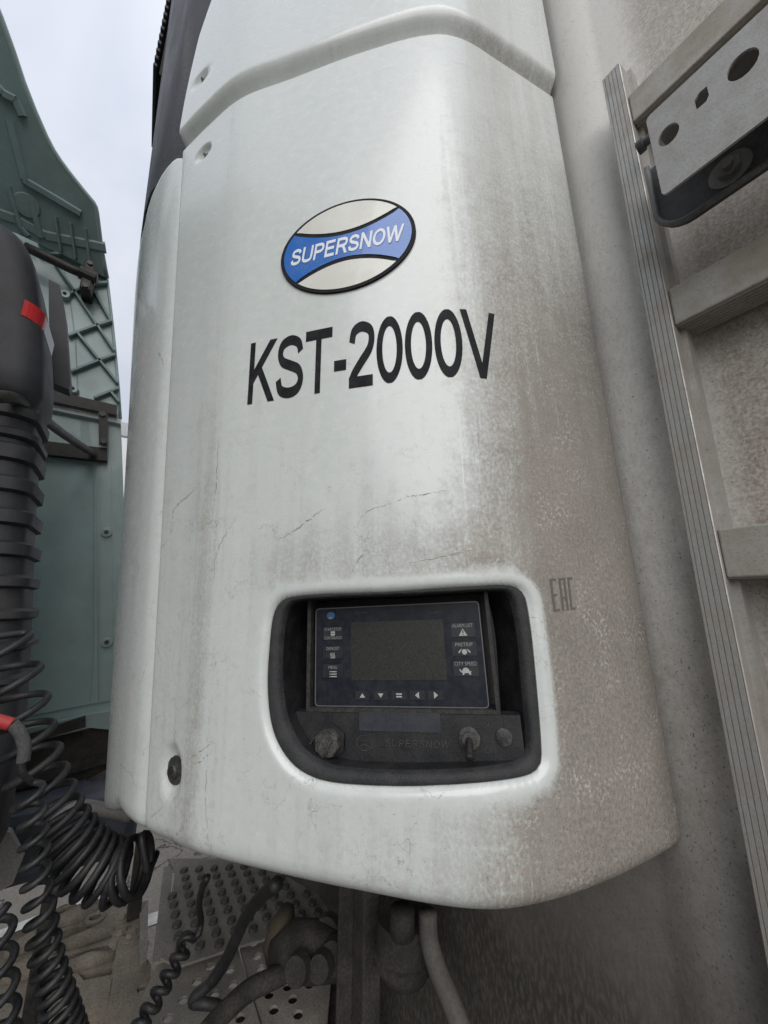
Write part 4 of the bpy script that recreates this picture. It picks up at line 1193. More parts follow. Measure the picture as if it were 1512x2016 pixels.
# lower side fairing
lowf = xplate('side_fairing', [(-60, 772), (238, 834), (240, 880), (243, 969), (245, 1018), (247, 1200), (246, 1400), (-60, 1446)], FX, .02, M_GREEN, truck)
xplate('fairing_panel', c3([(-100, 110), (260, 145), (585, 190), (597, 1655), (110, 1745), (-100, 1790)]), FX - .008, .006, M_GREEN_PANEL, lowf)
xplate('fairing_trim', c3([(612, 190), (680, 196), (690, 1640), (610, 1652)]), FX - .007, .006, M_GREEN, lowf)
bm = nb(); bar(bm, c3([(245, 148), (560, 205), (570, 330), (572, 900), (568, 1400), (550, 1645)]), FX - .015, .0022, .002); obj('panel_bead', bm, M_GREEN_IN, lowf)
for x, y in ((650, 613), (652, 1283)):
    (a, b) = c3([(x, y)])[0]; p = at(a, b, 0, FX - .0135)
    bm = nb(); add_tube(bm, [p, p + np.array([-.006, 0, 0]), p + np.array([-.007, 0, 0])], [.022, .022, .018], 16); f1 = obj('fairing_bolt', bm, M_GREEN, lowf)
    smooth_by_angle(f1)
    bm = nb(); add_cyl(bm, p + np.array([-.0065, 0, 0]), (-1, 0, 0), .009, .004, n=12); obj('fairing_bolt_head', bm, M_DKBOLT, lowf)
# upper side fairing with lattice of ribs
upf = xplate('side_fairing', c2([(-300, 60), (340, 320), (850, 600), (860, 690), (890, 950), (915, 1200), (940, 1480), (955, 1715), (-300, 1445)]), FX, .015, M_GREEN, truck)
upf['label'] = 'upper fairing with lattice of ribs inside'
for i, l in enumerate(([(440, 490), (910, 1190)], [(730, 680), (885, 960)], [(620, 1050), (935, 1440)], [(880, 1510), (945, 1590)],
          [(545, 745), (720, 665), (855, 650)], [(550, 1070), (720, 1005), (872, 955)], [(570, 1350), (735, 1285), (915, 1215)], [(750, 1560), (940, 1480)],
          [(320, 430), (530, 425), (660, 490)])):
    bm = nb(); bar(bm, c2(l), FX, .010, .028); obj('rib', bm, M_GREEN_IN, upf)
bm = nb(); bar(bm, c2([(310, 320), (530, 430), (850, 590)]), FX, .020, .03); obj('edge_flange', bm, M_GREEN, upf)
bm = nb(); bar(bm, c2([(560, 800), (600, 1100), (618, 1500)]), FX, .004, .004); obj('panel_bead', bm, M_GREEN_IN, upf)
for x, y in ((520, 748), (582, 1492)):
    a, b = c2([(x, y)])[0]; p = at(a, b, 0, FX)
    bm = nb(); add_tube(bm, [p, p + np.array([-.03, 0, 0])], [.024, .020], 14); smooth_by_angle(obj('boss', bm, M_GREEN, upf))
    bm = nb(); add_cyl(bm, p + np.array([-.030, 0, 0]), (-1, 0, 0), .008, .0015, n=10); obj('boss_hole', bm, M_DARK, upf)
# trailing edge bead of both fairings
bm = nb(); add_tube(bm, [at(a, b, 0, FX) for a, b in c2([(851, 602), (861, 690), (891, 950), (916, 1200), (941, 1480), (956, 1715)])], .007, 8); obj('trailing_edge', bm, M_GREEN, upf, True)
# bright sill between them
bm = nb(); bar(bm, c2([(-200, 1520), (330, 1618), (960, 1745)]), FX - .01, .022, .02); obj('sill_strip', bm, dusty('pale_edge_strip', (.55, .60, .58), (.4, .42, .4), .4, 10, .4), truck)
# roof deflector : leans inwards above the fairing
DN = np.array([1., 0, 1.0]); DN /= np.linalg.norm(DN); DO = np.array([FX, 0, 1.62])
dE1 = np.array([0, -1., 0]); dE2 = np.cross(-DN, dE1)
def dp(x, y, lift=0):
    O = DO - DN * lift; q = on_plane(x, y, O, DN) - O; return (q @ dE1, q @ dE2)
def dpt(x, y, lift=0): return on_plane(x, y, DO - DN * lift, DN)
DEF_PX = c1([(-500, 1380), (-500, -700), (-220, -420), (0, 110), (80, 330), (150, 540), (225, 730), (300, 900), (350, 995), (400, 1070), (450, 1137), (500, 1200), (550, 1262), (590, 1310), (615, 1340), (630, 1370), (637, 1400), (642, 1440), (665, 1620), (690, 1760), (706, 1840), (450, 1700), (250, 1610), (100, 1540)])
bm = nb(); add_plate(bm, [dp(*p) for p in DEF_PX], [], DO, dE1, dE2, .02); fin(bm)
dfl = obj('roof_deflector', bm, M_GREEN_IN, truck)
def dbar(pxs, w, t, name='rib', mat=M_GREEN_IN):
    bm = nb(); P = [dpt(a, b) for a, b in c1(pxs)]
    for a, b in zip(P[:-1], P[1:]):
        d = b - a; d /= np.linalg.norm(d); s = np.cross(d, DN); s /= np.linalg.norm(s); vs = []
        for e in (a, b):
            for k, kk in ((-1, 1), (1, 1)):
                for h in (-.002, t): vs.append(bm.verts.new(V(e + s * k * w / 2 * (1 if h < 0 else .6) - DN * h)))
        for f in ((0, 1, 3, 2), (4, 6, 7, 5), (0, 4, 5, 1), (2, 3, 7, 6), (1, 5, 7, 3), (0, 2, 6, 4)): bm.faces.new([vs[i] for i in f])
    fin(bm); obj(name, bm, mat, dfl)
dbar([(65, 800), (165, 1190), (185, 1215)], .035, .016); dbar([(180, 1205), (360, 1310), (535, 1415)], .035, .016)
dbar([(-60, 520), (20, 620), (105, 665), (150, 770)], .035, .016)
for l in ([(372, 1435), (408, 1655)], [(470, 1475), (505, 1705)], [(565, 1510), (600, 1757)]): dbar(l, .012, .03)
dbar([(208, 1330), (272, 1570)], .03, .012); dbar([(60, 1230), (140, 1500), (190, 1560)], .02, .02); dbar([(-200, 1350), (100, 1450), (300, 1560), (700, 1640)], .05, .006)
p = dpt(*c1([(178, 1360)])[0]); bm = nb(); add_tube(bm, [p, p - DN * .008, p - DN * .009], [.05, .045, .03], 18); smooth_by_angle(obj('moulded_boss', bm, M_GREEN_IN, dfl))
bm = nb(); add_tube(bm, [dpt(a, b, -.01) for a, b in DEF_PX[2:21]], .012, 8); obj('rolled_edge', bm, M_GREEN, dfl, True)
# stay rod and clamp
rod = [at(a, b, 0, FX - .10) for a, b in c2([(200, 345), (345, 415), (560, 520), (770, 608)])]
bm = nb(); add_tube(bm, rod, .021, 12); ro = obj('stay_rod', bm, M_BLKM, truck, True)
a, b = c2([(700, 575)])[0]; p = at(a, b, 0, FX - .10)
d_ = (rod[-1] - rod[0]); d_ /= np.linalg.norm(d_)
bm = nb(); add_tube(bm, [p - d_ * .032, p + d_ * .032], .032, 12); add_box(bm, p + np.array([-.012, -.022, -.085]), p + np.array([.1, .022, .075]), .006); fin(bm); obj('rod_clamp', bm, M_BLKM, ro)
for dz in (.062, -.070):
    bm = nb(); add_cyl(bm, p + np.array([-.010, 0, dz]), (-1, 0, 0), .012, .010, n=6); obj('clamp_bolt', bm, M_DKBOLT, ro)
# black brackets
br1 = xplate('bracket_beam', c2([(-200, 1340), (390, 1478), (930, 1605), (922, 1680), (780, 1650), (345, 1560), (-200, 1440)]), FX - .06, .04, M_BLKM, truck)
xplate('bracket_strap', c2([(780, 1655), (855, 1670), (853, 1925), (785, 1915)]), FX - .075, .012, M_BLKM, truck)
for x, y in ((815, 1675), (822, 1890)):
    a, b = c2([(x, y)])[0]; p = at(a, b, 0, FX - .075)
    bm = nb(); add_cyl(bm, p, (-1, 0, 0), .014, .008, n=6); obj('bracket_bolt', bm, M_DKBOLT, truck)
xplate('bracket_beam', c2([(-200, 1800), (340, 1885), (850, 1945), (850, 2045), (660, 2025), (340, 1990), (-200, 1900)]), FX - .05, .035, M_BLKM, truck)
bm = nb(); add_tube(bm, spline([at(x, y, 0, X) for (x, y), X in zip(c2([(-160, 1530), (-20, 1535), (90, 1545), (200, 1600), (330, 1700), (520, 1845), (740, 1990)]), (1.20, 1.22, 1.26, 1.34, 1.5, 1.8, FX - .06))], 6), .016, 10); obj('grab_rod', bm, M_BLKM, truck, True)
# sill and step area below the fairing
xplate('sill_beam', [(-40, 1452), (20, 1443), (170, 1408), (246, 1395), (246, 1440), (170, 1432), (60, 1460), (-40, 1480)], FX - .04, .05, M_GREEN, truck)
xplate('sill_bracket', [(-40, 1470), (60, 1445), (168, 1410), (168, 1432), (60, 1462), (-40, 1495)], FX - .095, .02, M_FRAME, truck)
xplate('side_skirt', [(-60, 1480), (60, 1462), (190, 1432), (240, 1430), (235, 1560), (150, 1600), (60, 1640), (-60, 1670)], FX - .02, .02, M_FRAME, truck)
xplate('skirt_rib', [(-60, 1560), (100, 1515), (235, 1478), (235, 1496), (100, 1535), (-60, 1585)], FX - .045, .02, M_FRAME, truck)
a = at(187, 1548, 0, FX - .06); bm = nb(); add_tube(bm, [at(20, 1640, 0, FX - .06), at(90, 1600, 0, FX - .06), at(150, 1570, 0, FX - .06), at(187, 1545, 0, FX - .06), at(215, 1530, 0, FX - .06)], .035, 8); obj('skirt_stay', bm, M_FRAME, truck, True)
bm = nb(); add_tube(bm, spline([at(x, y, 0, 1.55) for x, y in ((90, 1640), (120, 1610), (145, 1592), (170, 1588), (215, 1596), (260, 1606))], 6), .018, 10); obj('step_tube', bm, dusty('grey_step_tube', (.2, .19, .18), (.28, .26, .23), .5, 16, .6, .3), truck, True)
# tank
bm = nb(); q0 = at(130, 1600, 0, 1.95); q1 = at(236, 1665, 0, 1.95)
add_box(bm, (1.95, q1[1] - .05, q1[2] - .05), (2.2, q0[1] + .25, q0[2] + .03), .04); obj('fuel_tank', bm, M_TANK, truck)
# cab rear wall (left of the frame; it tints the gap) with the near part of the cab
bm = nb(); add_box(bm, (-.25, 1.10, -.55), (FX - .03, 2.9, 1.75), .03); cw = obj('cab', bm, M_GREEN, truck)
bm = nb(); add_box(bm, (-.2, 1.15, 1.76), (FX - .1, 2.6, 2.4), .1); obj('cab_roof', bm, M_GREEN, truck)
bm = nb(); add_box(bm, (-.33, .35, -1.45), (.25, 2.0, -.75), .06); obj('fuel_tank', bm, M_TANK, truck)  # unseen near-side tank, put in to cut the light low in the gap
bm = nb(); add_box(bm, (-.33, -.62, -1.45), (-.02, .30, -.86), .04); obj('near_shade_box', bm, M_FRAME, truck)  # unseen box added to darken the space under the unit
# air intake stack
sn = None
def rr_section(xn, xf, yr, yl, r, n=4):
    pts = []
    for (cx, cy, a) in ((xn + r, yr + r, 180), (xf - r, yr + r, 270), (xf - r, yl - r, 0), (xn + r, yl - r, 90)):
        for k in range(n + 1):
            t = math.radians(a + 90 * k / n); pts.append((cx + r * math.cos(t), cy + r * math.sin(t)))
    return pts
def stack(bm, secs):
    Rw = [[bm.verts.new((x, y, z)) for x, y in pts] for z, pts in secs]; n = len(Rw[0])
    for i in range(len(Rw) - 1):
        for k in range(n): bm.faces.new((Rw[i][k], Rw[i][(k + 1) % n], Rw[i + 1][(k + 1) % n], Rw[i + 1][k]))
    bm.faces.new(Rw[0][::-1]); bm.faces.new(Rw[-1]); return fin(bm)
SX0, SX1 = 1.30, 1.52
def yr_at(px, py, X): return at(px, py, 0, X)[1]
def zz(px, py, X): return at(px, py, 0, X)[2]
# column: right-hand corner measured at several heights
cor = [(70, 790), (62, 870), (55, 950), (50, 1040), (46, 1130), (42, 1240), (36, 1350), (25, 1500)]
colz = [(zz(x, y, SX0), yr_at(x, y, SX0)) for x, y in cor]
def col_y(z):
    zs = np.array([q[0] for q in colz]); ys = np.array([q[1] for q in colz]); o = np.argsort(zs); return float(np.interp(z, zs[o], ys[o]))
bm = nb(); secs = []
for z in np.linspace(-.55, colz[0][0] + .02, 24): secs.append((z, rr_section(SX0 + .009, SX1 - .012, col_y(z) + .004, .95, .05)))
stack(bm, secs); sn = obj('air_intake', bm, M_BLK, truck); smooth_by_angle(sn, 50)
# ring bands of the bellows, each its own piece
for y0, y1 in ((800, 828), (845, 868), (874, 912), (937, 972), (1000, 1036), (1064, 1098), (1130, 1160), (1197, 1224), (1262, 1285), (1330, 1352)):
    xx = np.interp((y0 + y1) / 2, [q[1] for q in cor], [q[0] for q in cor])
    z1, z0 = zz(xx, y0, SX0), zz(xx, y1, SX0); yy = col_y((z0 + z1) / 2); bv = min(.008, (z1 - z0) * .3)
    bm = nb(); stack(bm, [(z0, rr_section(SX0 + .010, SX1 - .01, yy + .006, .955, .05)), (z0 + bv, rr_section(SX0 - .004, SX1 + .004, yy - .008, .965, .05)), (z1 - bv, rr_section(SX0 - .004, SX1 + .004, yy - .008, .965, .05)), (z1, rr_section(SX0 + .010, SX1 - .01, yy + .006, .955, .05))])
    smooth_by_angle(obj('intake_band', bm, M_BLK, sn), 50)
# wide head
hd = [((98, 742), 0), ((88, 640), 1), ((78, 560), 2), ((66, 490), 3), ((52, 462), 4)]
hz = [(zz(*q, SX0), yr_at(*q, SX0)) for q, _ in hd]
bm = nb(); secs = []
zb0 = zz(80, 775, SX0); 
ycol = col_y(zb0)
secs.append((zb0 - .03, rr_section(SX0 + .005, SX1, ycol + .005, .96, .05)))
hs = sorted([(zz(x, y, SX0 - .02), yr_at(x, y, SX0 - .02)) for x, y in ((78, 768), (82, 730), (82, 690), (80, 640), (76, 590), (70, 540), (62, 500), (52, 475), (42, 458), (28, 448))])
for z, y in hs: secs.append((z, rr_section(SX0 - .02, SX1 + .02, y, .98, .055)))
ztop, ytop = hs[-1]; secs.append((ztop + .012, rr_section(SX0 + .02, SX1 - .01, ytop + .06, .95, .05)))
stack(bm, secs); ih = obj('intake_head', bm, M_BLK, sn); smooth_by_angle(ih, 50)
# side resonator box right behind the head
xplate('intake_side_box', c2([(385, 600), (470, 650), (490, 720), (520, 900), (560, 1440), (545, 1478), (400, 1420), (388, 900)]), 1.62, .06, M_BLK, truck)
# tape wrapped round the head corner: red then silver
def head_y(z):
    zs = [q[0] for q in hs]; ys = [q[1] for q in hs]; return float(np.interp(z, zs, ys))
def tape(name, mat, path, wz):
    bm = nb(); prev = None
    for X, Y, Z in path:
        pr = [bm.verts.new((X, Y, Z - wz / 2)), bm.verts.new((X, Y, Z + wz / 2))]
        if prev: bm.faces.new((prev[0], pr[0], pr[1], prev[1]))
        prev = pr
    fin(bm); return obj(name, bm, mat, sn)
zt0 = zz(70, 612, SX0 - .02); yh = head_y(zt0); r = .055; xn = SX0 - .02
arc_p = [(xn + r - (r + .004) * math.cos(t), yh + r - (r + .004) * math.sin(t)) for t in np.linspace(0, math.pi / 2, 10)]
y40 = yr_at(40, 600, SX0 - .02)
path = [(x, y, zt0) for x, y in arc_p[2:]] + [(xn + .070, yh - .004, zt0)]
tape('reflective_tape', M_RED, path, .048)
tape('reflective_tape', M_SIL, [(xn + .0702, yh - .004, zt0), (SX1 - .04, yh - .004, zt0)], .048)['label'] = 'silver end of the reflective tape'

# ---- chassis behind the cab
CZ = -.86
E1z, E2z = np.array([1., 0, 0]), np.array([0, 1., 0])
def zp(x, y, z): q = at(x, y, 2, z); return (q[0], q[1])
def zplate(name, pxs, z, th, mat, parent, holes=()):
    bm = nb(); add_plate(bm, [zp(a, b, z) for a, b in pxs], holes, np.array([0, 0, z]), E1z, E2z, th); fin(bm); return obj(name, bm, mat, parent)
def c4(l): return [(x / 3.27, 1400 + y / 3.27) for x, y in l]
def c5(l): return [(300 + x / 2.16, 1650 + y / 2.16) for x, y in l]
tp = zplate('tread_plate', [(330, 1690), (345, 1715), (316, 1885), (350, 1902), (470, 1862), (560, 1838), (640, 1835), (680, 1790), (500, 1690)], CZ, .006, M_CHEQ, truck)
# upright left edge of the tread plate
a0, a1 = zp(335, 1700, CZ), zp(316, 1885, CZ)
bm = nb(); add_tube(bm, [np.array([a0[0], a0[1] + .004, CZ - .02]), np.array([a1[0], a1[1] + .004, CZ - .02])], .02, 4, square=True); obj('plate_edge', bm, M_CHEQ, tp)
p0 = np.array(zp(365, 1730, CZ)); 
sb_ = nb(); add_tube(sb_, [np.array([0, 0, -.002]), np.array([0, 0, .006]), np.array([0, 0, .008])], [.0125, .0115, .0085], 12)
# small hollow on top of every tooth
sme = bpy.data.meshes.new('stud'); sb_.to_mesh(sme); sb_.free(); sme.materials.append(M_STUD)
for p_ in sme.polygons: p_.use_smooth = len(p_.vertices) == 4
tp_poly = [zp(x, y, CZ) for x, y in ((346, 1710), (322, 1880), (352, 1894), (470, 1853), (556, 1832), (630, 1830), (660, 1790), (500, 1700))]
for i in range(-6, 12):
    for j in range(-2, 14):
        q = (p0[0] - i * .043 + (.0215 if j % 2 else 0), p0[1] - j * .043)
        if in_poly(q, tp_poly): inst('stud', sme, None, tp, Matrix.Translation((q[0] + random.uniform(-.001, .001), q[1], CZ)))
def hole_at(l, z, r=.011): return [circ(zp(x, y, z), r, 12) for x, y in l]
CZ2 = CZ - .012
h2 = c5([(247, 545), (322, 500), (332, 560), (343, 622), (265, 662), (375, 765), (68, 765), (130, 690), (190, 610)])
h3 = c5([(432, 445), (447, 503), (462, 553), (533, 520), (497, 665), (517, 730), (597, 685), (620, 750), (667, 622), (575, 632), (610, 560)])
zplate('step_plate', c5([(35, 510), (90, 548), (365, 470), (415, 640), (470, 830), (-120, 830)]), CZ2, .006, M_CHEQ, truck, hole_at(h2, CZ2))
zplate('step_plate', c5([(372, 466), (560, 420), (720, 430), (760, 600), (740, 830), (478, 830), (420, 640)]), CZ2 - .004, .006, M_CHEQ, truck, hole_at(h3, CZ2 - .004))
# cast coupling bed at the left
CZ3 = -1.02
slots = [[(110, 1836), (150, 1824), (178, 1824), (186, 1836), (166, 1846), (112, 1858)], [(116, 1888), (170, 1871), (212, 1860), (221, 1869), (160, 1893), (119, 1905)], [(152, 1915), (219, 1900), (222, 1918), (165, 1930)]]
sl3 = [[zp(x, y, CZ3) for x, y in s] for s in slots] + hole_at([(124, 1804), (187, 1810)], CZ3, .018)
bed = zplate('coupling_bed', [(-60, 1870), (20, 1838), (104, 1806), (128, 1791), (183, 1770), (232, 1768), (250, 1782), (238, 1807), (229, 1859), (222, 1920), (214, 1965), (147, 1990), (60, 2060), (-120, 2100)], CZ3, .05, M_CAST, truck, sl3)
for (x0, y0), (x1, y1), w_ in (((108, 1822), (190, 1796), .03), ((112, 1870), (226, 1838), .022), ((120, 1912), (224, 1886), .02), ((10, 1880), (100, 1850), .03), ((0, 1930), (110, 1900), .03)):
    a, b = zp(x0, y0, CZ3), zp(x1, y1, CZ3)
    bm = nb(); add_tube(bm, [np.array([*a, CZ3 + .004]), np.array([(a[0] + b[0]) / 2, (a[1] + b[1]) / 2, CZ3 + .008]), np.array([*b, CZ3 + .004])], [w_ * .7, w_, w_ * .6], 8); obj('casting_rib', bm, M_CAST, bed, True)
q = zp(124, 1803, CZ3); bm = nb(); t_ = [np.array([q[0] + .028 * math.cos(a), q[1] + .028 * math.sin(a), CZ3 + .006]) for a in np.linspace(0, 2 * math.pi, 17)]; add_tube(bm, t_, .011, 8, cap=False); obj('casting_eye', bm, M_CAST, bed, True)
q = zp(187, 1810, CZ3); bm = nb(); t_ = [np.array([q[0] + .024 * math.cos(a), q[1] + .024 * math.sin(a), CZ3 + .003]) for a in np.linspace(0, 2 * math.pi, 17)]; add_tube(bm, t_, .008, 8, cap=False); obj('casting_eye', bm, M_CAST, bed, True)
# cross bracket with bolts that carries the hose post
CZ4 = -.93
cbk = zplate('cross_bracket', [(238, 1786), (262, 1780), (292, 1772), (290, 1888), (300, 1902), (320, 1908), (318, 2040), (200, 2040), (222, 1930), (230, 1862)], CZ4, .012, M_CAST, truck, hole_at(c4([(950, 1810), (635, 1935), (910, 1785)]), CZ4, .010))
zplate('bracket_flange', [(275, 1778), (292, 1772), (290, 1888), (276, 1900)], CZ4 + .014, .012, M_CHEQ, truck)
for x, y in ((238, 1838), (257, 1846), (242, 1808)):
    q = zp(x, y, CZ4); bm = nb(); add_cyl(bm, (q[0], q[1], CZ4), (0, 0, 1), .022, .004, n=14); add_cyl(bm, (q[0], q[1], CZ4 + .004), (0, 0, 1), .014, .012, n=6); fin(bm); obj('bracket_bolt', bm, M_CAST, cbk)
q = at(262, 1806, 2, CZ4); 
def up_to(q, py):                                              # height on the vertical through q seen at row py
    zs = np.linspace(q[2], q[2] + 2, 400); d = [abs(pix(np.array([q[0], q[1], z]))[1] - py) for z in zs]; return float(zs[int(np.argmin(d))])
zt1 = up_to(q, 1640)
bm = nb(); add_box(bm, (q[0] - .016, q[1] - .018, CZ4), (q[0] + .016, q[1] + .018, zt1), .004); obj('hose_post', bm, M_BLKM, truck)
q2 = at(60, 2000, 2, -.98); z2 = up_to(q2, 1745)
bm = nb(); add_box(bm, (q2[0] - .02, q2[1] - .016, GZ + .5), (q2[0] + .02, q2[1] + .016, z2), .004); obj('hose_post', bm, M_BLKM, truck)
# frame rails and cross members below
bm = nb(); add_box(bm, (.30, -3.0, -1.38), (.38, 2.0, -1.10), .01); obj('frame_rail', bm, M_FRAME, truck)
bm = nb(); add_box(bm, (1.12, -3.0, -1.38), (1.20, 2.0, -1.10), .01); obj('frame_rail', bm, M_FRAME, truck)
bm = nb(); add_box(bm, (.38, -.15, -1.34), (1.12, -.05, -1.14), .01); obj('cross_member', bm, M_FRAME, truck)
bm = nb(); add_box(bm, (.1, -3, -.93), (1.16, -.14, -.90), .004); obj('hole_shade_plate', bm, M_FRAME, truck)  # added dark sheet under the step plates, keeps their holes dark
# far wheel with mudguard
def wheel(cx, cy, cz, R, w):
    bm = nb(); prof = [(-w / 2, R * .62), (-w / 2, R * .93), (-w / 2 + .03, R), (w / 2 - .03, R), (w / 2, R * .93), (w / 2, R * .62)]
    n = 36; Rw = [[bm.verts.new((cx + a, cy + r * math.cos(2 * math.pi * k / n), cz + r * math.sin(2 * math.pi * k / n))) for k in range(n)] for a, r in prof]
    for i in range(len(Rw) - 1):
        for k in range(n): bm.faces.new((Rw[i][k], Rw[i][(k + 1) % n], Rw[i + 1][(k + 1) % n], Rw[i + 1][k]))
    fin(bm); o = obj('wheel', bm, M_TYRE, truck); smooth_by_angle(o, 40)
    bm = nb(); add_tube(bm, [np.array([cx - w / 2 + .03, cy, cz]), np.array([cx - w / 2 + .06, cy, cz])], [R * .63, R * .3], 24); add_cyl(bm, (cx - w / 2 + .06, cy, cz), (1, 0, 0), R * .63, w - .1, n=24); obj('rim', bm, M_FRAME, o)
wheel(2.02, .98, GZ + .52, .52, .32)
wheel(-.10, -1.25, GZ + .52, .52, .32)
wheel(1.70, -1.25, GZ + .52, .52, .32)
bm = nb(); R0_ = .60; arc = [np.array([1.85, .98 + R0_ * math.cos(t), GZ + .52 + R0_ * math.sin(t)]) for t in np.linspace(-.1, math.pi, 20)]
for a, b in zip(arc[:-1], arc[1:]):
    vs_ = [bm.verts.new(V(p)) for p in (a, b, b + np.array([.34, 0, 0]), a + np.array([.34, 0, 0]))]; bm.faces.new(vs_)
bmesh.ops.remove_doubles(bm, verts=bm.verts, dist=1e-4); r_ = bmesh.ops.solidify(bm, geom=bm.faces[:], thickness=.01); fin(bm); obj('mudguard', bm, M_BLK, truck, True)
xplate('mudflap', [(-60, 1610), (20, 1640), (45, 1690), (25, 1740), (-60, 1790)], 1.75, .03, dusty('grey_mudflap', (.20, .19, .18), (.3, .27, .24), .6, 12, .7), truck)

# ================================================================== COILED HOSES
def coil_mesh(path, Rc, turns_per, r, n=8, per=20, phase=0., tail0=None, tail1=None):
    """helix of radius Rc (list or number) along a path; turns_per = pitch list (metres between turns)"""
    P = spline(path, 16); P = [np.array(p) for p in P]
    seg = np.concatenate([[0], np.cumsum([np.linalg.norm(b - a) for a, b in zip(P[:-1], P[1:])])]); Ltot = seg[-1]
    f = lambda t, arr: float(np.interp(t, np.linspace(0, 1, len(arr)), arr)) if hasattr(arr, '__len__') else arr
    T0 = P[1] - P[0]; T0 /= np.linalg.norm(T0)
    # frame by parallel transport along dense samples
    Nn = [None] * len(P); ref = np.array([1., 0, 0]) if abs(T0[0]) < .8 else np.array([0, 1., 0]); N = ref - T0 * (ref @ T0); N /= np.linalg.norm(N)
    Tn = []
    for i in range(len(P)):
        t = P[min(i + 1, len(P) - 1)] - P[max(i - 1, 0)]; t /= np.linalg.norm(t) + 1e-12
        N = N - t * (N @ t); N /= np.linalg.norm(N); Nn[i] = N; Tn.append(t)
    pts = []; s = 0.; ang = phase
    while s < Ltot:
        i = int(np.searchsorted(seg, s)) ; i = min(max(i, 1), len(P) - 1); k = (s - seg[i - 1]) / (seg[i] - seg[i - 1] + 1e-12)
        c = P[i - 1] * (1 - k) + P[i] * k; N = Nn[i - 1] * (1 - k) + Nn[i] * k; t = Tn[i]
        N = N - t * (N @ t); N /= np.linalg.norm(N); B = np.cross(t, N); R = f(s / Ltot, Rc)
        pts.append(c + (N * math.cos(ang) + B * math.sin(ang)) * R)
        ang += 2 * math.pi / per; s += f(s / Ltot, turns_per) / per
    if tail0 is not None: pts = spline(list(tail0) + [pts[0]], 6)[:-1] + pts
    if tail1 is not None: pts = pts + spline([pts[-1]] + list(tail1), 6)[1:]
    bm = nb(); add_tube(bm, pts, r, n); return bm
def P3(l, X): return [at(x, y, 0, X) for x, y in l]
G = 'coiled air and power lines hanging in the gap'
def px_m(P, px): return [float(p @ F_) * k / FPX for p, k in zip(P, px)]
# stretched coil from the left edge that swings over to the right under the unit
A_PX = [(2, 1262), (22, 1330), (40, 1400), (54, 1462), (68, 1512), (84, 1556), (102, 1600), (124, 1642), (152, 1678), (186, 1704), (228, 1716), (282, 1700)]
pth = [at(x, y, 0, X) for (x, y), X in zip(A_PX, [1.0, 1.0, 1.0, 1.0, 1.0, 1.0, 1.0, 1.0, 1.0, 1.0, 1.0, .98])]
h = thing('coiled_hose', 'black coiled hose from the left border, stretched first then bunched under the unit corner', 'hose', pth[-1], G)
obj('coil', coil_mesh(pth, px_m(pth, [42, 44, 44, 43, 43, 43, 44, 46, 48, 49, 49, 47]), px_m(pth, [70, 66, 62, 57, 51, 45, 37, 29, 24, 21, 20, 19]), px_m(pth[-1:], [6.6])[0], 10, 22, 1.0,
     tail0=[at(-90, 1240, 0, 1.0), at(-40, 1255, 0, 1.0)], tail1=[at(290, 1712, 0, .98), at(300, 1700, 0, 1.02), at(308, 1680, 0, 1.05)]), M_HOSE, h, True)
# hanging coil to the bottom edge
pth = P3([(60, 1548), (64, 1600), (68, 1665), (72, 1730), (78, 1790), (86, 1850), (96, 1905), (112, 1965), (132, 2040), (150, 2110)], .90)
h = thing('coiled_hose', 'black coiled hose hanging straight down past the black post at lower left', 'hose', pth[-1], G)
obj('coil', coil_mesh(pth, px_m(pth, [18, 19, 20, 20, 21, 22, 23, 26, 28, 28]), px_m(pth, [40, 38, 36, 35, 33, 30, 24, 19, 17, 17]), px_m(pth[3:4], [6.3])[0], 10, 20, 0., tail0=[at(52, 1440, 0, .9), at(44, 1480, 0, .9), at(44, 1520, 0, .9)]), M_HOSE, h, True)
bm = nb(); add_tube(bm, spline(P3([(24, 1425), (40, 1444), (48, 1470), (46, 1500)], .89), 8), .0088, 10); obj('braided_sleeve', bm, dusty('braided_sleeve', (.075, .075, .078), (.16, .15, .145), .6, 60, .8, 0, 400, 0, .8), h, True)
# red sleeve of the line on the left edge
hs_p = P3([(-60, 1412), (-20, 1416), (0, 1420), (22, 1426)], .89)
bm = nb(); add_tube(bm, spline(hs_p, 6), .0095, 12); o = obj('hose_end', bm, M_REDTAG, h, True); o['label'] = 'red sleeve on the hose end'
# bundle at the left margin
pth = P3([(-16, 1790), (-12, 1850), (-8, 1920), (-4, 1990), (0, 2060)], .85)
h = thing('coiled_hose', 'black coiled hose cut off by the left border near the bottom', 'hose', pth[-1], G)
obj('coil', coil_mesh(pth, px_m(pth, [28, 28, 28, 28, 28]), px_m(pth, [52, 50, 48, 46, 44]), px_m(pth[2:3], [7.5])[0], 10, 20, 2.), M_HOSE, h, True)
# tight thin coil beside the tread plate
pth = [at(x, y, 2, z) for (x, y), z in zip([(376, 1834), (362, 1866), (349, 1892), (335, 1916), (322, 1940), (308, 1966), (292, 1992), (270, 2030), (245, 2070)], np.linspace(-.70, -.80, 9))]
h = thing('coiled_cable', 'thin tightly coiled black cable lying beside the studded tread plate', 'cable', pth[-1], G)
obj('coil', coil_mesh(pth, px_m(pth, [12.5] * 9), px_m(pth, [23] * 9), px_m(pth[3:4], [6.2])[0], 8, 16, 0., tail0=[at(408, 1728, 2, -.50), at(397, 1752, 2, -.55), at(392, 1785, 2, -.62), at(396, 1815, 2, -.68), at(388, 1842, 2, -.70)]), M_HOSE, h, True)
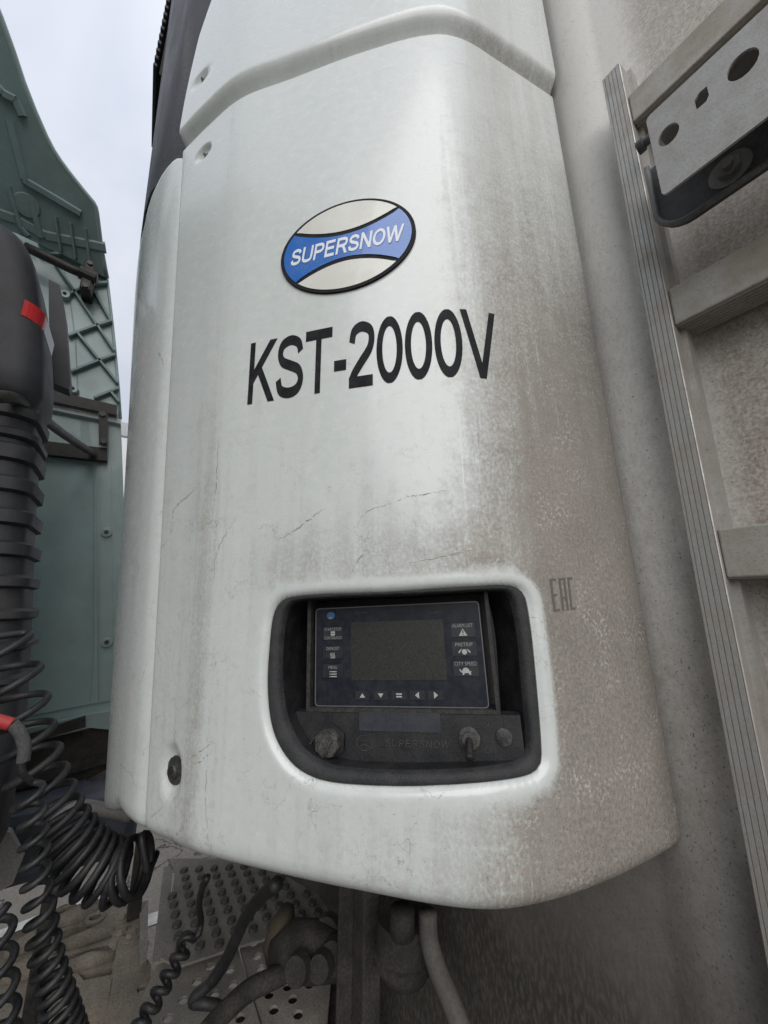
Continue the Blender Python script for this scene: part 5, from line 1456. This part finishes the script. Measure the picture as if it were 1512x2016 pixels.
# thick cable looping over the plates
pth = [at(x, y, 2, z) for (x, y), z in zip([(545, 1740), (515, 1765), (487, 1800), (468, 1840), (445, 1890), (415, 1935), (384, 1962), (382, 1974), (405, 1976), (428, 1980), (440, 1992)], [-.5, -.56, -.64, -.70, -.76, -.80, -.82, -.83, -.83, -.84, -.85])]
h = thing('power_cable', 'thick black cable bending across the perforated plates below the unit', 'cable', pth[-1])
bm = nb(); add_tube(bm, spline(pth, 8), [.0125] * 40 + [.0105] * 41, 10); obj('cable', bm, M_HOSE, h, True)
# air line with fitting running to the valve
h = thing('air_coupling', 'grimy air coupling with yellowish cap on a dark pipe below the unit', 'air coupling', at(470, 1970, 2, -.82))
VZ = -.74
pth = [at(x, y, 2, VZ) for x, y in ((400, 2040), (440, 1995), (490, 1950), (540, 1925), (575, 1905), (610, 1870))]
bm = nb(); add_tube(bm, spline(pth, 6), .017, 10); obj('pipe', bm, M_FRAME, h, True)
c = at(615, 1872, 2, VZ + .02)
bm = nb(); add_tube(bm, [c + np.array([.06, .06, -.02]), c + np.array([.03, .03, 0]), c, c - np.array([.05, .05, 0])], [.028, .045, .05, .036], 14); obj('valve_body', bm, M_FRAME, h, True)
for (x, y), r in (((648, 1835), .034), ((635, 1900), .024), ((590, 1905), .026), ((660, 1880), .03)):
    p = at(x, y, 2, VZ + .04); bm = nb(); add_tube(bm, [p, p + np.array([-.012, .014, .006])], [r, r * .86], 14); smooth_by_angle(obj('fitting', bm, M_FRAME, h))
p = at(556, 1852, 2, VZ); bm = nb(); add_tube(bm, [p + np.array([.02, -.02, .05]), p + np.array([.0, 0, .03]), p + np.array([-.012, .012, -.005]), p + np.array([-.02, .02, -.028])], [.012, .032, .036, .02], 12); obj('cap', bm, M_YEL, h, True)

# ---- pieces hanging under the unit
def vert_px(name, pts, y_plane, r, mat, parent):
    bm = nb(); add_tube(bm, spline([at(x, y, 1, y_plane) for x, y in pts], 8), r, 12); return obj(name, bm, mat, parent, True)
h = thing('drain_hose', 'grey drain hose hanging from the underside of the unit', 'hose', at(900, 2016, 1, -.5))
vert_px('hose', [(842, 1795), (845, 1850), (862, 1910), (885, 1965), (905, 2016), (925, 2070)], -.50, .016, M_GREYH, h)
h = thing('filter_canister', 'dark dusty filter canister with rounded bowl under the unit', 'filter', at(795, 1920, 1, -.50))
c = at(795, 1800, 1, -.50); c2_ = at(795, 1925, 1, -.50)
bm = nb(); zA, zB = c[2], c2_[2]
add_tube(bm, [np.array([c[0], c[1], z]) for z in (zA, zA - .05, zA - .052, zB + .03, zB + .008, zB)], [.05, .05, .056, .054, .04, .015], 20); smooth_by_angle(obj('bowl', bm, M_FRAME, h), 40)
bm = nb(); add_tube(bm, [at(792, 1790, 1, -.44), at(792, 1840, 1, -.44)], .020, 12); obj('neck', bm, M_FRAME, h, True)
h = thing('support_strut', 'dark steel strut standing upright under the unit beside the filter', 'strut', at(725, 2010, 1, -.45))
P_ = [at(705, 1800, 1, -.46), at(735, 2060, 1, -.46)]
bm = nb(); add_box(bm, (P_[0][0] - .022, -.50, P_[1][2] - .15), (P_[0][0] + .022, -.46, P_[0][2] + .1), .004); fin(bm); obj('web', bm, M_FRAME, h)
bm = nb(); add_box(bm, (P_[0][0] + .0225, -.50, P_[1][2] - .15), (P_[0][0] + .03, -.43, P_[0][2] + .1), .002); fin(bm); obj('flange', bm, M_FRAME, h)

# ================================================================== NEIGHBOURING TRAILER seen through the slot
pt = thing('parked_trailer', 'white box trailer with grey top rail parked on the far side of the gap', 'trailer', (7.2, .5, GZ))
PX = 6.0; ptop = at(250, 832, 0, PX)[2]
bm = nb(); add_box(bm, (PX, -5.5, GZ + 1.05), (PX + 2.5, 6.5, ptop - .22), .01); obj('box_body', bm, M_BODY, pt)
bm = nb(); add_box(bm, (PX - .012, -5.52, ptop - .2195), (PX + 2.512, 6.52, ptop), .02); obj('roof_rail', bm, M_RAIL, pt)
bm = nb(); add_box(bm, (PX - .01, -5.5, GZ + .95), (PX + 2.51, 6.5, GZ + 1.049), .01); obj('base_rail', bm, M_RAIL, pt)
bm = nb(); add_box(bm, (PX + .5, -5.3, GZ + .75), (PX + 2.0, 6.3, GZ + .949)); obj('chassis', bm, M_FRAME, pt)
for y in (-4.2, -2.9, -1.6, 4.6):
    bm = nb(); add_tube(bm, [np.array([PX + .1, y, GZ + .5]), np.array([PX + .13, y, GZ + .5]), np.array([PX + .42, y, GZ + .5]), np.array([PX + .45, y, GZ + .5])], [.46, .5, .5, .46], 28); wo = obj('wheel', bm, M_TYRE, pt); smooth_by_angle(wo, 40)
    bm = nb(); add_tube(bm, [np.array([PX + .095, y, GZ + .5]), np.array([PX + .16, y, GZ + .5])], [.3, .2], 20); obj('rim', bm, M_RAIL, wo)

# ------------------------------------------------------------------ lift so that the asphalt lies at z = 0
for o in list(COL.objects):
    if o.parent is None and o is not cam and o is not sun: o.location.z += ZC
